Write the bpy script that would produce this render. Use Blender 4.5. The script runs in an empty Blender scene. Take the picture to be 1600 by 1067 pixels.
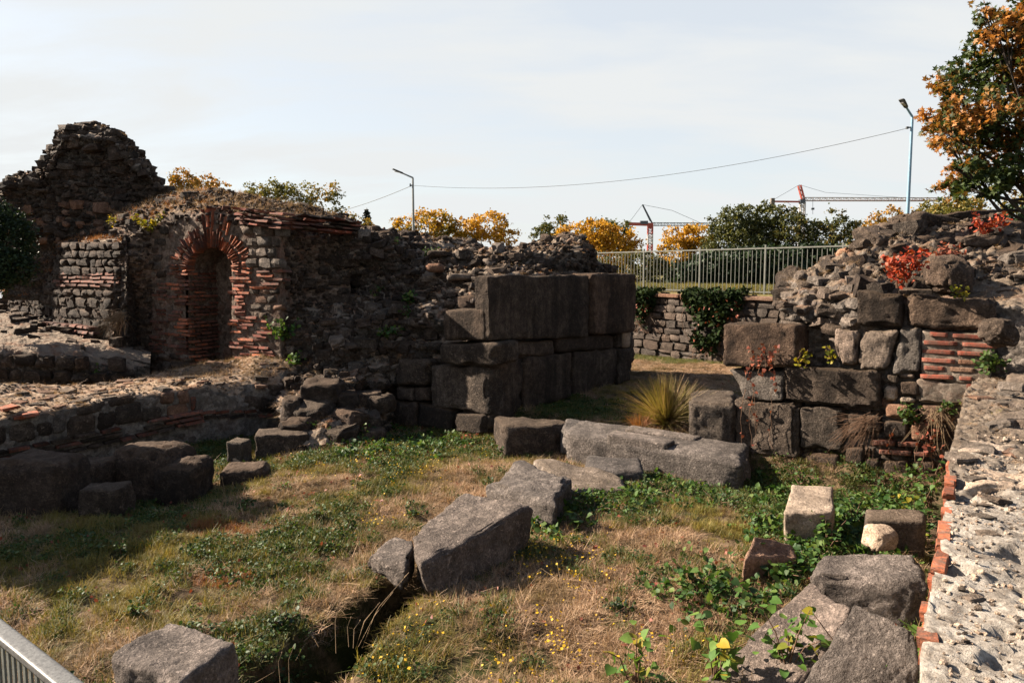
import bpy, math, random
import numpy as np
from mathutils import Vector, Matrix
R = random.Random(7)
NR = np.random.RandomState(11)
S = bpy.context.scene
COL = S.collection
D2R = math.radians

# ---------------------------------------------------------------- camera
CAM_H, FPX = 3.2, 1150.0
PITCH = math.atan(108.0 / FPX)
cam = bpy.data.cameras.new('camera')
cam.sensor_width = 36.0
cam.lens = FPX / 1600.0 * 36.0
cam.clip_start, cam.clip_end = 0.05, 6000.0
camo = bpy.data.objects.new('camera', cam)
camo.location = (0, 0, CAM_H)
camo.rotation_euler = (math.pi / 2 - PITCH, 0, 0)
COL.objects.link(camo)
S.camera = camo

# ---------------------------------------------------------------- sky, sun, exposure
SUN_EL = D2R(31)
SUN_AZ = math.atan2(-0.955, 0.28)            # clockwise from +Y
SUN_DIR = Vector((math.sin(SUN_AZ) * math.cos(SUN_EL), math.cos(SUN_AZ) * math.cos(SUN_EL), math.sin(SUN_EL)))
W = bpy.data.worlds.new('World')
S.world = W
W.use_nodes = True
wn, wl = W.node_tree.nodes, W.node_tree.links
wn.clear()
w_out = wn.new('ShaderNodeOutputWorld')
w_bg = wn.new('ShaderNodeBackground')
w_bg.inputs['Strength'].default_value = 0.05
w_sky = wn.new('ShaderNodeTexSky')
w_sky.sky_type = 'NISHITA'
w_sky.sun_disc = False
w_sky.sun_elevation = SUN_EL
w_sky.sun_rotation = SUN_AZ
w_sky.air_density, w_sky.dust_density, w_sky.ozone_density = 1.0, 1.5, 1.0
w_tc = wn.new('ShaderNodeTexCoord')
w_sep = wn.new('ShaderNodeSeparateXYZ')
wl.new(w_tc.outputs['Generated'], w_sep.inputs[0])
w_add = wn.new('ShaderNodeMath'); w_add.operation = 'ADD'; w_add.inputs[1].default_value = 0.22
wl.new(w_sep.outputs['Z'], w_add.inputs[0])
w_mx = wn.new('ShaderNodeMath'); w_mx.operation = 'MAXIMUM'; w_mx.inputs[1].default_value = 0.05
wl.new(w_add.outputs[0], w_mx.inputs[0])
w_div = wn.new('ShaderNodeVectorMath'); w_div.operation = 'DIVIDE'
w_cmb = wn.new('ShaderNodeCombineXYZ')
for i in range(3): wl.new(w_mx.outputs[0], w_cmb.inputs[i])
wl.new(w_tc.outputs['Generated'], w_div.inputs[0]); wl.new(w_cmb.outputs[0], w_div.inputs[1])
w_map = wn.new('ShaderNodeMapping'); w_map.inputs['Scale'].default_value = (0.9, 2.3, 0.0)
w_map.inputs['Rotation'].default_value = (0, 0, D2R(12))
w_map.inputs['Location'].default_value = (0.35, 1.1, 0)
wl.new(w_div.outputs[0], w_map.inputs[0])
w_n = wn.new('ShaderNodeTexNoise')
w_n.inputs['Scale'].default_value = 1.15; w_n.inputs['Detail'].default_value = 7; w_n.inputs['Roughness'].default_value = 0.55
w_n.inputs['Distortion'].default_value = 0.3
wl.new(w_map.outputs[0], w_n.inputs['Vector'])
w_r = wn.new('ShaderNodeValToRGB')
w_r.color_ramp.elements[0].position = 0.38; w_r.color_ramp.elements[0].color = (0.75, 0.75, 0.75, 1)
w_r.color_ramp.elements[1].position = 0.60; w_r.color_ramp.elements[1].color = (1, 1, 1, 1)
wl.new(w_n.outputs[0], w_r.inputs[0])
# thin cloud is thick towards the horizon and opens towards the zenith
w_el = wn.new('ShaderNodeMapRange')
w_el.inputs['From Min'].default_value = 0.34; w_el.inputs['From Max'].default_value = 0.55
w_el.inputs['To Min'].default_value = 1.0; w_el.inputs['To Max'].default_value = 0.0
wl.new(w_sep.outputs['Z'], w_el.inputs['Value'])
w_mul = wn.new('ShaderNodeMath'); w_mul.operation = 'MULTIPLY'
wl.new(w_r.outputs[0], w_mul.inputs[0]); wl.new(w_el.outputs[0], w_mul.inputs[1])
w_mix = wn.new('ShaderNodeMix'); w_mix.data_type = 'RGBA'
wl.new(w_mul.outputs[0], w_mix.inputs[0])
wl.new(w_sky.outputs[0], w_mix.inputs['A'])
w_mix.inputs['B'].default_value = (3.95, 4.06, 4.08, 1)
wl.new(w_mix.outputs['Result'], w_bg.inputs['Color'])
wl.new(w_bg.outputs[0], w_out.inputs['Surface'])

sun = bpy.data.lights.new('sun', 'SUN')
sun.energy = 5.0
sun.angle = D2R(0.5)
sun.color = (1.0, 0.87, 0.72)
suno = bpy.data.objects.new('sun', sun)
suno.rotation_euler = SUN_DIR.to_track_quat('Z', 'Y').to_euler()
suno.location = (-30, 10, 30)
COL.objects.link(suno)
S.view_settings.view_transform = 'Standard'
S.view_settings.look = 'None'
S.view_settings.exposure = 2.1
S.view_settings.gamma = 1.0
S.view_settings.use_curve_mapping = False
S.cycles.max_bounces = 6
S.cycles.diffuse_bounces = 3
S.cycles.transparent_max_bounces = 8
S.cycles.caustics_reflective = False
S.cycles.caustics_refractive = False

# ---------------------------------------------------------------- picture geometry -> world
CP, SP = math.cos(PITCH), math.sin(PITCH)
def at(px, py, Y):
    """world point(s) on the ray of photo pixel (px, py) at ground distance Y in front of the camera"""
    xc = (np.asarray(px, float) - 800.0) / FPX
    yc = (533.5 - np.asarray(py, float)) / FPX
    t = np.asarray(Y, float) / (CP + yc * SP)
    return np.stack(np.broadcast_arrays(xc * t, np.asarray(Y, float) + 0 * t, CAM_H + t * (yc * CP - SP)), -1)
def atz(px, py, z):
    yc = (533.5 - py) / FPX
    t = (z - CAM_H) / (yc * CP - SP)
    return at(px, py, t * (CP + yc * SP))
def px_of(p):
    """photo pixel of world points"""
    p = np.asarray(p, float)
    f = p[..., 1] * CP - (p[..., 2] - CAM_H) * SP
    u = p[..., 1] * SP + (p[..., 2] - CAM_H) * CP
    f = np.where(np.abs(f) < 1e-3, 1e-3, f)
    return 800 + FPX * p[..., 0] / f, 533.5 - FPX * u / f
class Plane:
    """vertical plane through (x0, y0) running along direction ang"""
    def __init__(s, x0, y0, ang):
        s.x0, s.y0 = x0, y0
        s.u = np.array([math.cos(ang), math.sin(ang), 0.0])
        n = np.array([math.sin(ang), -math.cos(ang), 0.0])
        s.n = n if n[1] < 0 else -n                       # towards the camera side
        s.ang = ang
    def Y(s, px, py, off=0.0):
        xc = (px - 800.0) / FPX; yc = (533.5 - py) / FPX
        k = xc / (CP + yc * SP)
        x0, y0 = s.x0 + s.n[0] * off, s.y0 + s.n[1] * off
        return (s.n[0] * x0 + s.n[1] * y0) / (s.n[0] * k + s.n[1])
    def at(s, px, py, off=0.0):
        return at(px, py, s.Y(px, py, off))

# ---------------------------------------------------------------- numpy noise
def _h(ix, iy, iz, seed):
    n = (ix.astype(np.int64) * 374761393 + iy.astype(np.int64) * 668265263 + iz.astype(np.int64) * 2147483647 + seed * 1274126177) & 0xffffffff
    n = ((n ^ (n >> 13)) * 1274126177) & 0xffffffff
    n = ((n ^ (n >> 16)) * 2246822519) & 0xffffffff
    return ((n ^ (n >> 15)) & 0xffffff) / float(0xffffff)
def vnoise(p, seed=0):
    p = np.asarray(p, float)
    i = np.floor(p).astype(np.int64); f = p - i
    f = f * f * (3 - 2 * f)
    r = 0
    for dx in (0, 1):
        wx = f[:, 0] if dx else 1 - f[:, 0]
        for dy in (0, 1):
            wy = f[:, 1] if dy else 1 - f[:, 1]
            for dz in (0, 1):
                wz = f[:, 2] if dz else 1 - f[:, 2]
                r = r + wx * wy * wz * _h(i[:, 0] + dx, i[:, 1] + dy, i[:, 2] + dz, seed)
    return r * 2 - 1
def fbm(p, octv=4, seed=0, gain=0.5):
    a, s, r = 1.0, 0.0, 0
    p = np.asarray(p, float)
    for k in range(octv):
        r = r + a * vnoise(p * (2.03 ** k) + k * 17.3, seed + k)
        s += a; a *= gain
    return r / s
def voro(p, seed=0):
    """F1, F2 of hashed cells"""
    p = np.asarray(p, float)
    i = np.floor(p).astype(np.int64); f = p - i
    f1 = np.full(len(p), 9.0); f2 = f1.copy()
    for dx in (-1, 0, 1):
        for dy in (-1, 0, 1):
            for dz in (-1, 0, 1):
                c = (i[:, 0] + dx, i[:, 1] + dy, i[:, 2] + dz)
                q = np.stack([dx + _h(*c, seed), dy + _h(*c, seed + 1), dz + _h(*c, seed + 2)], -1) - f
                d = np.sqrt((q * q).sum(1))
                f2 = np.minimum(f2, np.maximum(d, f1)); f1 = np.minimum(f1, d)
    return f1, f2
def sstep(a, b, x):
    t = np.clip((x - a) / (b - a), 0, 1)
    return t * t * (3 - 2 * t)

# ---------------------------------------------------------------- mesh / object helpers
def mesh(name, v, f, m=None, smooth=True):
    me = bpy.data.meshes.new(name)
    v = np.asarray(v, np.float32)
    if isinstance(f, np.ndarray):
        k = f.shape[1]; n = len(f)
        me.vertices.add(len(v)); me.vertices.foreach_set('co', v.ravel())
        me.loops.add(n * k); me.loops.foreach_set('vertex_index', f.astype(np.int32).ravel())
        me.polygons.add(n)
        me.polygons.foreach_set('loop_start', np.arange(0, n * k, k, dtype=np.int32))
        me.update(calc_edges=True)
    else:
        me.from_pydata([tuple(map(float, q)) for q in v], [], [tuple(map(int, q)) for q in f])
        me.update()
    me.polygons.foreach_set('use_smooth', np.full(len(me.polygons), smooth, dtype=bool))
    if m is not None: me.materials.append(m)
    return me
def link(name, me, parent=None, M=None, label=None, cat=None, group=None, kind=None):
    o = bpy.data.objects.new(name, me)
    COL.objects.link(o)
    if parent is not None: o.parent = parent
    if M is not None:
        M = Matrix([list(map(float, r)) for r in M]) if not isinstance(M, Matrix) else M
        if parent is not None: M = parent.matrix_basis.inverted() @ M
        o.matrix_basis = M
    elif parent is not None:
        o.matrix_basis = parent.matrix_basis.inverted()
    if label: o['label'] = label
    if cat: o['category'] = cat
    if group: o['group'] = group
    if kind: o['kind'] = kind
    return o
def thing(name, label, cat, loc, group=None):
    o = bpy.data.objects.new(name, None)
    COL.objects.link(o)
    o.empty_display_size = 0.2
    o.matrix_basis = Matrix.Translation([float(c) for c in loc])
    o['label'] = label; o['category'] = cat
    if group: o['group'] = group
    return o
def mk(name, v, f, m, parent=None, smooth=True, **kw):
    return link(name, mesh(name, v, f, m, smooth), parent, **kw)
def T4(loc, rot3, scl):
    M = np.eye(4); M[:3, :3] = np.asarray(rot3) * np.asarray(scl)[None, :]; M[:3, 3] = loc
    return M
def rotz(a):
    c, s = math.cos(a), math.sin(a); return np.array([[c, -s, 0], [s, c, 0], [0, 0, 1.0]])
def rotx(a):
    c, s = math.cos(a), math.sin(a); return np.array([[1, 0, 0], [0, c, -s], [0, s, c.real]])
def roty(a):
    c, s = math.cos(a), math.sin(a); return np.array([[c, 0, s], [0, 1.0, 0], [-s, 0, c]])
def rot_rand(n, rs=NR):
    q = rs.normal(size=(n, 4)); q /= np.linalg.norm(q, axis=1)[:, None]
    w, x, y, z = q.T
    return np.stack([np.stack([1 - 2 * (y * y + z * z), 2 * (x * y - z * w), 2 * (x * z + y * w)], -1),
                     np.stack([2 * (x * y + z * w), 1 - 2 * (x * x + z * z), 2 * (y * z - x * w)], -1),
                     np.stack([2 * (x * z - y * w), 2 * (y * z + x * w), 1 - 2 * (x * x + y * y)], -1)], 1)
def stamp(tv, tf, pos, rot, scl):
    """copies of template (tv, tf) as one array mesh"""
    tv = np.asarray(tv, float); tf = np.asarray(tf)
    scl = np.asarray(scl, float)
    if scl.ndim == 1: scl = scl[:, None]
    q = tv[None] * scl[:, None, :]
    v = np.einsum('nij,nkj->nki', rot, q) + np.asarray(pos)[:, None, :]
    f = tf[None] + (np.arange(len(pos)) * len(tv))[:, None, None]
    return v.reshape(-1, 3), f.reshape(-1, tf.shape[1])
def cat_mesh(parts):
    vs, fs, o = [], [], 0
    for v, f in parts:
        vs.append(v); fs.append(np.asarray(f) + o); o += len(v)
    return np.concatenate(vs), np.concatenate(fs)
def tube(pts, rad, n=6):
    """quad tube along a polyline, radius per point"""
    pts = np.asarray(pts, float); rad = np.broadcast_to(np.asarray(rad, float), (len(pts),))
    vs = []
    ref = np.array([0.31, 0.22, 0.93])
    for i, p in enumerate(pts):
        d = pts[min(i + 1, len(pts) - 1)] - pts[max(i - 1, 0)]
        d = d / (np.linalg.norm(d) + 1e-9)
        a = np.cross(d, ref); a /= np.linalg.norm(a) + 1e-9
        b = np.cross(d, a)
        for k in range(n):
            t = 2 * math.pi * k / n
            vs.append(p + rad[i] * (a * math.cos(t) + b * math.sin(t)))
    fs = [[i * n + k, i * n + (k + 1) % n, (i + 1) * n + (k + 1) % n, (i + 1) * n + k] for i in range(len(pts) - 1) for k in range(n)]
    return np.array(vs), np.array(fs)
BOXF = np.array([[0, 3, 2, 1], [4, 5, 6, 7], [0, 1, 5, 4], [1, 2, 6, 5], [2, 3, 7, 6], [3, 0, 4, 7]])
def boxv(x0, x1, y0, y1, z0, z1):
    return np.array([[x0, y0, z0], [x1, y0, z0], [x1, y1, z0], [x0, y1, z0], [x0, y0, z1], [x1, y0, z1], [x1, y1, z1], [x0, y1, z1]], float), BOXF
def bar(a, b, w, h=None):
    """square bar between two points"""
    a, b = np.asarray(a, float), np.asarray(b, float); h = h or w
    d = (b - a) / np.linalg.norm(b - a)
    ref = np.array([0, 0, 1.0]) if abs(d[2]) < 0.9 else np.array([1.0, 0, 0])
    s = np.cross(d, ref); s /= np.linalg.norm(s); t = np.cross(s, d)
    v = [p + s * (i * w / 2) + t * (j * h / 2) for p in (a, b) for i, j in ((-1, -1), (1, -1), (1, 1), (-1, 1))]
    return np.array(v), BOXF

# ---------------------------------------------------------------- stones
_cube = {}
def cube_grid(n):
    if n in _cube: return _cube[n]
    idx, vs, fs = {}, [], []
    def vid(i, j, k):
        if (i, j, k) not in idx:
            idx[(i, j, k)] = len(vs); vs.append((2 * i / n - 1, 2 * j / n - 1, 2 * k / n - 1))
        return idx[(i, j, k)]
    for a in range(n):
        for b in range(n):
            for s in (0, n):
                q = [vid(a, b, s), vid(a + 1, b, s), vid(a + 1, b + 1, s), vid(a, b + 1, s)]
                fs.append(q if s else q[::-1])
                q = [vid(s, a, b), vid(s, a + 1, b), vid(s, a + 1, b + 1), vid(s, a, b + 1)]
                fs.append(q if s else q[::-1])
                q = [vid(b, s, a), vid(b, s, a + 1), vid(b + 1, s, a + 1), vid(b + 1, s, a)]
                fs.append(q if s else q[::-1])
    _cube[n] = (np.array(vs), np.array(fs))
    return _cube[n]
def hexstone(c8, n=12, rnd=0.05, amp=0.03, freq=2.5, seed=0, chip=0.5, power=0.0):
    """rough block from 8 corners (bottom 4 then top 4, each counter-clockwise from front-left)"""
    c = np.asarray(c8, float)
    v, f = cube_grid(n)
    dims = np.array([np.linalg.norm(c[1] - c[0]), np.linalg.norm(c[3] - c[0]), np.linalg.norm(c[4] - c[0])]) + 1e-6
    h = dims / 2
    s = np.sign(v) * np.abs(v) ** (0.8)                         # more rows near the edges
    q = s * h
    r = np.minimum(rnd, h.min() * 0.95)
    inner = np.clip(q, -(h - r), h - r)
    d = q - inner
    L = np.linalg.norm(d, axis=1)
    ok = L > 1e-9
    q[ok] = inner[ok] + d[ok] / L[ok][:, None] * r
    u = (q / h + 1) / 2
    x, y, z = u[:, :1], u[:, 1:2], u[:, 2:3]
    p = ((1 - x) * (1 - y) * c[0] + x * (1 - y) * c[1] + x * y * c[2] + (1 - x) * y * c[3]) * (1 - z) + \
        ((1 - x) * (1 - y) * c[4] + x * (1 - y) * c[5] + x * y * c[6] + (1 - x) * y * c[7]) * z
    ctr = c.mean(0)
    nr = p - ctr
    nr = nr / (np.linalg.norm(nr, axis=1)[:, None] + 1e-9)
    sd = seed * 31 + 5
    lo = fbm(p * freq + seed * 3.1, 4, sd)
    hi = fbm(p * freq * 5 + seed, 3, sd + 9)
    edge = (np.abs(v) > 0.82).sum(1) >= 2                       # chips bite the edges
    ch = np.clip(vnoise(p * freq * 2.2 + 7.7, sd + 3) - 0.1, 0, 1) * chip * edge
    vec = np.stack([fbm(p * freq * .8 + 11, 3, sd + 1), fbm(p * freq * .8 + 23, 3, sd + 2), fbm(p * freq * .8 + 37, 3, sd + 4)], -1)
    p = p + vec * amp * 1.8 + nr * (lo * amp + hi * amp * 0.55 - ch * amp * 3.5 - np.clip(fbm(p * freq * 9 + 3, 2, sd + 17) - .1, 0, 1) * amp * 1.1)[:, None]
    return p, f
def box8(x0, x1, y0, y1, z0, z1):
    return np.array([[x0, y0, z0], [x1, y0, z0], [x1, y1, z0], [x0, y1, z0], [x0, y0, z1], [x1, y0, z1], [x1, y1, z1], [x0, y1, z1]], float)
UNIT = box8(-.5, .5, -.5, .5, -.5, .5)
_rs = np.random.RandomState(3)
def pool_stone(k, rnd, amp, n=2):
    c = UNIT + _rs.uniform(-.13, .13, (8, 3))
    v, f = hexstone(c, n, rnd, 0.0, 1, k)
    v = v + _rs.uniform(-amp, amp, v.shape)
    return v, f
STONES = [pool_stone(k, 0.26, 0.075) for k in range(16)]
SLABS = [pool_stone(k, 0.16, 0.07) for k in range(12)]
BRICKS = [pool_stone(k, 0.05, 0.022) for k in range(6)]
for i in range(6): BRICKS[i] = (BRICKS[i][0] * [1, 1, 1], BRICKS[i][1])
_pool = {}
def pooled(kind, mat, smooth=None):
    """random shared mesh of a kind, in a material"""
    src = {'stone': STONES, 'slab': SLABS, 'brick': BRICKS}[kind]
    i = R.randrange(len(src))
    key = (kind, i, mat.name)
    if key not in _pool:
        sm = (i % 4 == 0) if kind == 'stone' else False
        _pool[key] = mesh(kind, src[i][0], src[i][1], mat, sm)
    return _pool[key]

# ---------------------------------------------------------------- materials
AL = 0.56   # overall reflectance, set against the exposure
class NT:
    def __init__(s, name):
        s.m = bpy.data.materials.new(name); s.m.use_nodes = True
        s.t = s.m.node_tree; s.t.nodes.clear()
        s.out = s.t.nodes.new('ShaderNodeOutputMaterial'); s.k = 1.0
    def n(s, typ, **kw):
        o = s.t.nodes.new('ShaderNode' + typ)
        for k, v in kw.items():
            if k.startswith('_'): setattr(o, k[1:], v)
            elif k.startswith('i') and k[1:].isdigit(): s.put(o.inputs[int(k[1:])], v)
            else: s.put(o.inputs[k.replace('__', ' ')], v)
        return o
    def put(s, sock, v):
        if isinstance(v, bpy.types.NodeSocket): s.t.links.new(v, sock)
        elif isinstance(v, bpy.types.Node): s.t.links.new(v.outputs[0], sock)
        elif isinstance(v, (tuple, list)) and len(v) == 3 and sock.type == 'RGBA': sock.default_value = (*v, 1)
        else: sock.default_value = v
    def math(s, op, a, b=0.0, clamp=False):
        return s.n('Math', _operation=op, _use_clamp=clamp, i0=a, i1=b).outputs[0]
    def mix(s, fac, a, b, mode='MIX'):
        o = s.t.nodes.new('ShaderNodeMix'); o.data_type = 'RGBA'; o.blend_type = mode
        s.put(o.inputs[0], fac); s.put(o.inputs['A'], a); s.put(o.inputs['B'], b)
        return o.outputs['Result']
    def ramp(s, fac, stops):
        o = s.n('ValToRGB', i0=fac)
        e = o.color_ramp.elements
        while len(e) < len(stops): e.new(0.5)
        for k, (p, c) in enumerate(stops):
            e[k].position = p
            e[k].color = (*c, 1) if isinstance(c, (tuple, list)) else (c, c, c, 1)
        return o.outputs[0]
    def noise(s, vec, scale, detail=5, rough=0.6, dist=0.0, out=0):
        return s.n('TexNoise', Vector=vec, Scale=scale, Detail=detail, Roughness=rough, Distortion=dist).outputs[out]
    def pos(s):
        """world position shifted per object, and a random number per piece"""
        g = s.n('NewGeometry'); oi = s.n('ObjectInfo')
        rnd = s.math('FRACT', s.math('ADD', g.outputs['Random Per Island'], oi.outputs['Random']))
        sh = s.n('VectorMath', _operation='SCALE', i0=(37.0, 19.0, 11.0)); s.put(sh.inputs['Scale'], oi.outputs['Random'])
        p = s.n('VectorMath', _operation='ADD', i0=g.outputs['Position'], i1=sh.outputs[0]).outputs[0]
        return g, p, rnd
    def up(s, g):
        return s.n('SeparateXYZ', i0=g.outputs['Normal']).outputs['Z']
    def finish(s, color, rough=0.9, bump=None, dist=0.01, spec=0.2, strength=1.0):
        color = s.mix(1.0, color, (AL * s.k, AL * s.k, AL * s.k), 'MULTIPLY')
        b = s.n('BsdfPrincipled', Base__Color=color, Roughness=rough)
        b.inputs['Specular IOR Level'].default_value = spec
        if bump is not None:
            bn = s.n('Bump', Strength=strength, Distance=dist, Height=bump)
            s.t.links.new(bn.outputs[0], b.inputs['Normal'])
        s.t.links.new(b.outputs[0], s.out.inputs[0])
        return s.m
def mul(c, k): return tuple(x * k for x in c)

def stone_mat(name, dark, mid, light, lichen=0.35, stain=0.5, bumpd=0.02, top=None, topamt=0.0, var=0.5, fine=14.0, streak=0.0):
    t = NT(name); g, p, rnd = t.pos()
    n1 = t.noise(p, 1.7, 6, 0.62, 0.4)
    n2 = t.noise(p, 7.5, 8, 0.7, 0.2)
    n3 = t.noise(p, fine * 3, 5, 0.75)
    c = t.ramp(n2, [(0.25, dark), (0.5, mid), (0.74, light)])
    # streaky crust of black weathering
    c = t.mix(t.ramp(n1, [(0.5 - 0.16 * stain, 0.0), (0.5 + 0.14, 0.85)]), t.mix(1.0, c, (1, 1, 1), 'MULTIPLY'), t.mix(0.5, dark, mul(mid, 0.55)))
    if streak:
        sv = t.n('VectorMath', _operation='MULTIPLY', i0=p, i1=(2.6, 2.6, .35)).outputs[0]
        c = t.mix(t.math('MULTIPLY', t.ramp(t.noise(sv, 1.0, 5, .6, .6), [(.44, 0.0), (.60, 1.0)]), streak), c, mul(dark, .5))
        c = t.mix(t.math('MULTIPLY', t.ramp(t.noise(sv, 1.3, 5, .6, .9), [(.60, 0.0), (.70, 1.0)]), streak * .6), c, mul(light, 1.0))
    # pale lichen specks and blotches
    l1 = t.noise(p, 11.0, 6, 0.75, 0.6)
    l2 = t.n('TexVoronoi', Vector=p, Scale=21.0).outputs['Distance']
    lm = t.math('MULTIPLY', t.ramp(l1, [(0.56, 0.0), (0.66, 1.0)]), lichen)
    c = t.mix(lm, c, t.mix(n3, light, mul(light, 1.45)))
    c = t.mix(t.math('MULTIPLY', t.ramp(l2, [(0.10, 1.0), (0.2, 0.0)]), lichen * 0.7), c, mul(light, 1.3))
    # grain
    c = t.mix(0.9, c, t.ramp(n3, [(0.3, 0.35), (0.7, 1.65)]), 'MULTIPLY')
    # piece to piece variation
    v = t.n('MapRange', Value=rnd, To__Min=1.0 - var * 0.55, To__Max=1.0 + var * 0.6).outputs[0]
    c = t.mix(1.0, c, t.n('CombineXYZ', X=v, Y=v, Z=v).outputs[0], 'MULTIPLY')
    tint = t.ramp(t.math('FRACT', t.math('MULTIPLY', rnd, 7.3)), [(0.0, (1.1, 0.97, 0.88)), (0.5, (0.98, 1.0, 1.03)), (1.0, (1.12, 0.94, 0.84))])
    c = t.mix(0.8, c, tint, 'MULTIPLY')
    if top is not None:
        z = t.up(g)
        tn = t.noise(p, 4.5, 6, 0.7)
        k = t.math('MULTIPLY', t.ramp(t.math('ADD', z, t.math('MULTIPLY', tn, 0.7)), [(0.85, 0.0), (1.15, 1.0)]), topamt, True)
        tc = t.mix(t.noise(p, 38, 4, 0.8), mul(top, 0.55), mul(top, 1.35))
        c = t.mix(k, c, tc)
    c = t.mix(1.0, c, (1.13, 1.0, 0.88), 'MULTIPLY')
    h = t.math('ADD', t.math('MULTIPLY', n2, 0.9), t.math('ADD', t.math('MULTIPLY', n3, 0.5), t.math('MULTIPLY', t.ramp(t.noise(p, 24.0, 4, .75), [(.38, 0.0), (.6, 1.0)]), 0.35)))
    return t.finish(c, 0.92, h, bumpd, 0.15)

M_ashlar = stone_mat('weathered_ashlar', (0.036, 0.032, 0.028), (0.11, 0.096, 0.084), (0.27, 0.24, 0.21), 0.55, 0.6, 0.05, (0.18, 0.14, 0.10), 0.25, 0.35, streak=.35)
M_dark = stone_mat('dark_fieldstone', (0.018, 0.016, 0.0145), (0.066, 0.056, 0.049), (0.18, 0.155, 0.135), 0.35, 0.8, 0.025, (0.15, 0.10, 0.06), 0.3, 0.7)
M_pier = stone_mat('sooty_block', (0.028, 0.022, 0.018), (0.115, 0.094, 0.078), (0.25, 0.21, 0.175), 0.25, 0.5, 0.05, (0.11, 0.08, 0.05), 0.4, 0.3, streak=.65)
M_grey = stone_mat('grey_stone', (0.07, 0.066, 0.062), (0.18, 0.17, 0.16), (0.38, 0.36, 0.34), 0.4, 0.5, 0.04, (0.22, 0.17, 0.11), 0.25, 0.5)
M_slabm = stone_mat('lichened_slab', (0.070, 0.068, 0.068), (0.175, 0.168, 0.165), (0.38, 0.365, 0.36), 0.6, 0.5, 0.04, None, 0, 0.3)
M_pale = stone_mat('pale_limestone', (0.22, 0.19, 0.16), (0.40, 0.36, 0.31), (0.58, 0.54, 0.48), 0.3, 0.2, 0.02, None, 0, 0.3)
M_warm = stone_mat('warm_sandstone', (0.10, 0.065, 0.048), (0.24, 0.16, 0.12), (0.40, 0.29, 0.22), 0.3, 0.4, 0.022, None, 0, 0.4)
M_pink = stone_mat('pinkish_boulder_stone', (0.17, 0.12, 0.095), (0.36, 0.26, 0.205), (0.54, 0.42, 0.35), 0.3, 0.25, 0.03, None, 0, 0.3)
M_wallstone = stone_mat('quarried_wall_stone', (0.05, 0.046, 0.042), (0.11, 0.10, 0.092), (0.19, 0.175, 0.162), 0.2, 0.4, 0.02, None, 0, 0.4)

def core_mat(name, a, b, c3, straw, strawamt, bumpd=0.05, red=0.0):
    """earth and mortar between the stones, dry plants on what faces up"""
    t = NT(name); g, p, rnd = t.pos()
    n1 = t.noise(p, 2.2, 7, 0.65, 0.5); n2 = t.noise(p, 16, 7, 0.75); n3 = t.noise(p, 60, 4, 0.8)
    vo = t.n('TexVoronoi', Vector=t.mix(0.06, p, t.noise(p, 5, 3, .6, 0, 1)), Scale=9.0, Randomness=1.0)
    vd = vo.outputs['Distance']; vc = t.n('SeparateColor', i0=vo.outputs['Color']).outputs[0]
    col = t.ramp(n2, [(0.28, a), (0.5, b), (0.75, c3)])
    col = t.mix(0.8, col, t.ramp(vc, [(0.0, 0.5), (1.0, 1.5)]), 'MULTIPLY')
    if red: col = t.mix(t.math('MULTIPLY', t.ramp(n1, [(0.5, 0.0), (0.62, 1.0)]), red), col, (0.26, 0.085, 0.045))
    col = t.mix(0.7, col, t.ramp(n3, [(0.3, 0.5), (0.7, 1.5)]), 'MULTIPLY')
    z = t.up(g)
    k = t.math('MULTIPLY', t.ramp(t.math('ADD', z, t.math('MULTIPLY', n1, 0.8)), [(0.8, 0.0), (1.12, 1.0)]), strawamt, True)
    sc = t.mix(t.ramp(n3, [(0.3, 0.0), (0.7, 1.0)]), mul(straw, 0.45), mul(straw, 1.4))
    sc = t.mix(t.ramp(t.noise(p, 3.1, 5, .6), [(0.5, 0.0), (0.65, 0.7)]), sc, (0.25, 0.10, 0.045))
    col = t.mix(k, col, sc)
    h = t.math('ADD', t.math('MULTIPLY', n2, 0.5), t.math('ADD', t.math('MULTIPLY', t.ramp(vd, [(0.0, 1.0), (0.6, 0.0)]), 0.6), t.math('MULTIPLY', n3, 0.25)))
    return t.finish(col, 0.95, h, bumpd, 0.1)
M_core = core_mat('rubble_core', (0.022, 0.018, 0.015), (0.078, 0.065, 0.053), (0.25, 0.21, 0.175), (0.36, 0.28, 0.21), 0.9, 0.05, 0.12)  # up-facing tint: pale mortar dust and straw, brightened to suggest sunlit ridges
M_core_warm = core_mat('mortar_core', (0.06, 0.044, 0.034), (0.17, 0.125, 0.095), (0.32, 0.25, 0.20), (0.26, 0.18, 0.11), 0.7, 0.045, 0.25)
M_core_right = core_mat('limey_core', (0.05, 0.042, 0.035), (0.15, 0.125, 0.105), (0.32, 0.275, 0.235), (0.30, 0.22, 0.15), 0.6, 0.05, 0.08)
M_strawtop = core_mat('dry_wall_top', (0.06, 0.042, 0.032), (0.20, 0.15, 0.115), (0.36, 0.29, 0.23), (0.38, 0.28, 0.19), 0.8, 0.03, 0.35)
M_lowface = core_mat('old_plaster', (0.06, 0.05, 0.042), (0.16, 0.14, 0.12), (0.30, 0.265, 0.23), (0.46, 0.34, 0.24), 1.0, 0.02, 0.08)
M_joint = core_mat('wall_joint', (0.03, 0.026, 0.022), (0.07, 0.06, 0.052), (0.12, 0.105, 0.09), (0.2, 0.15, 0.1), 0.2, 0.01)

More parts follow.
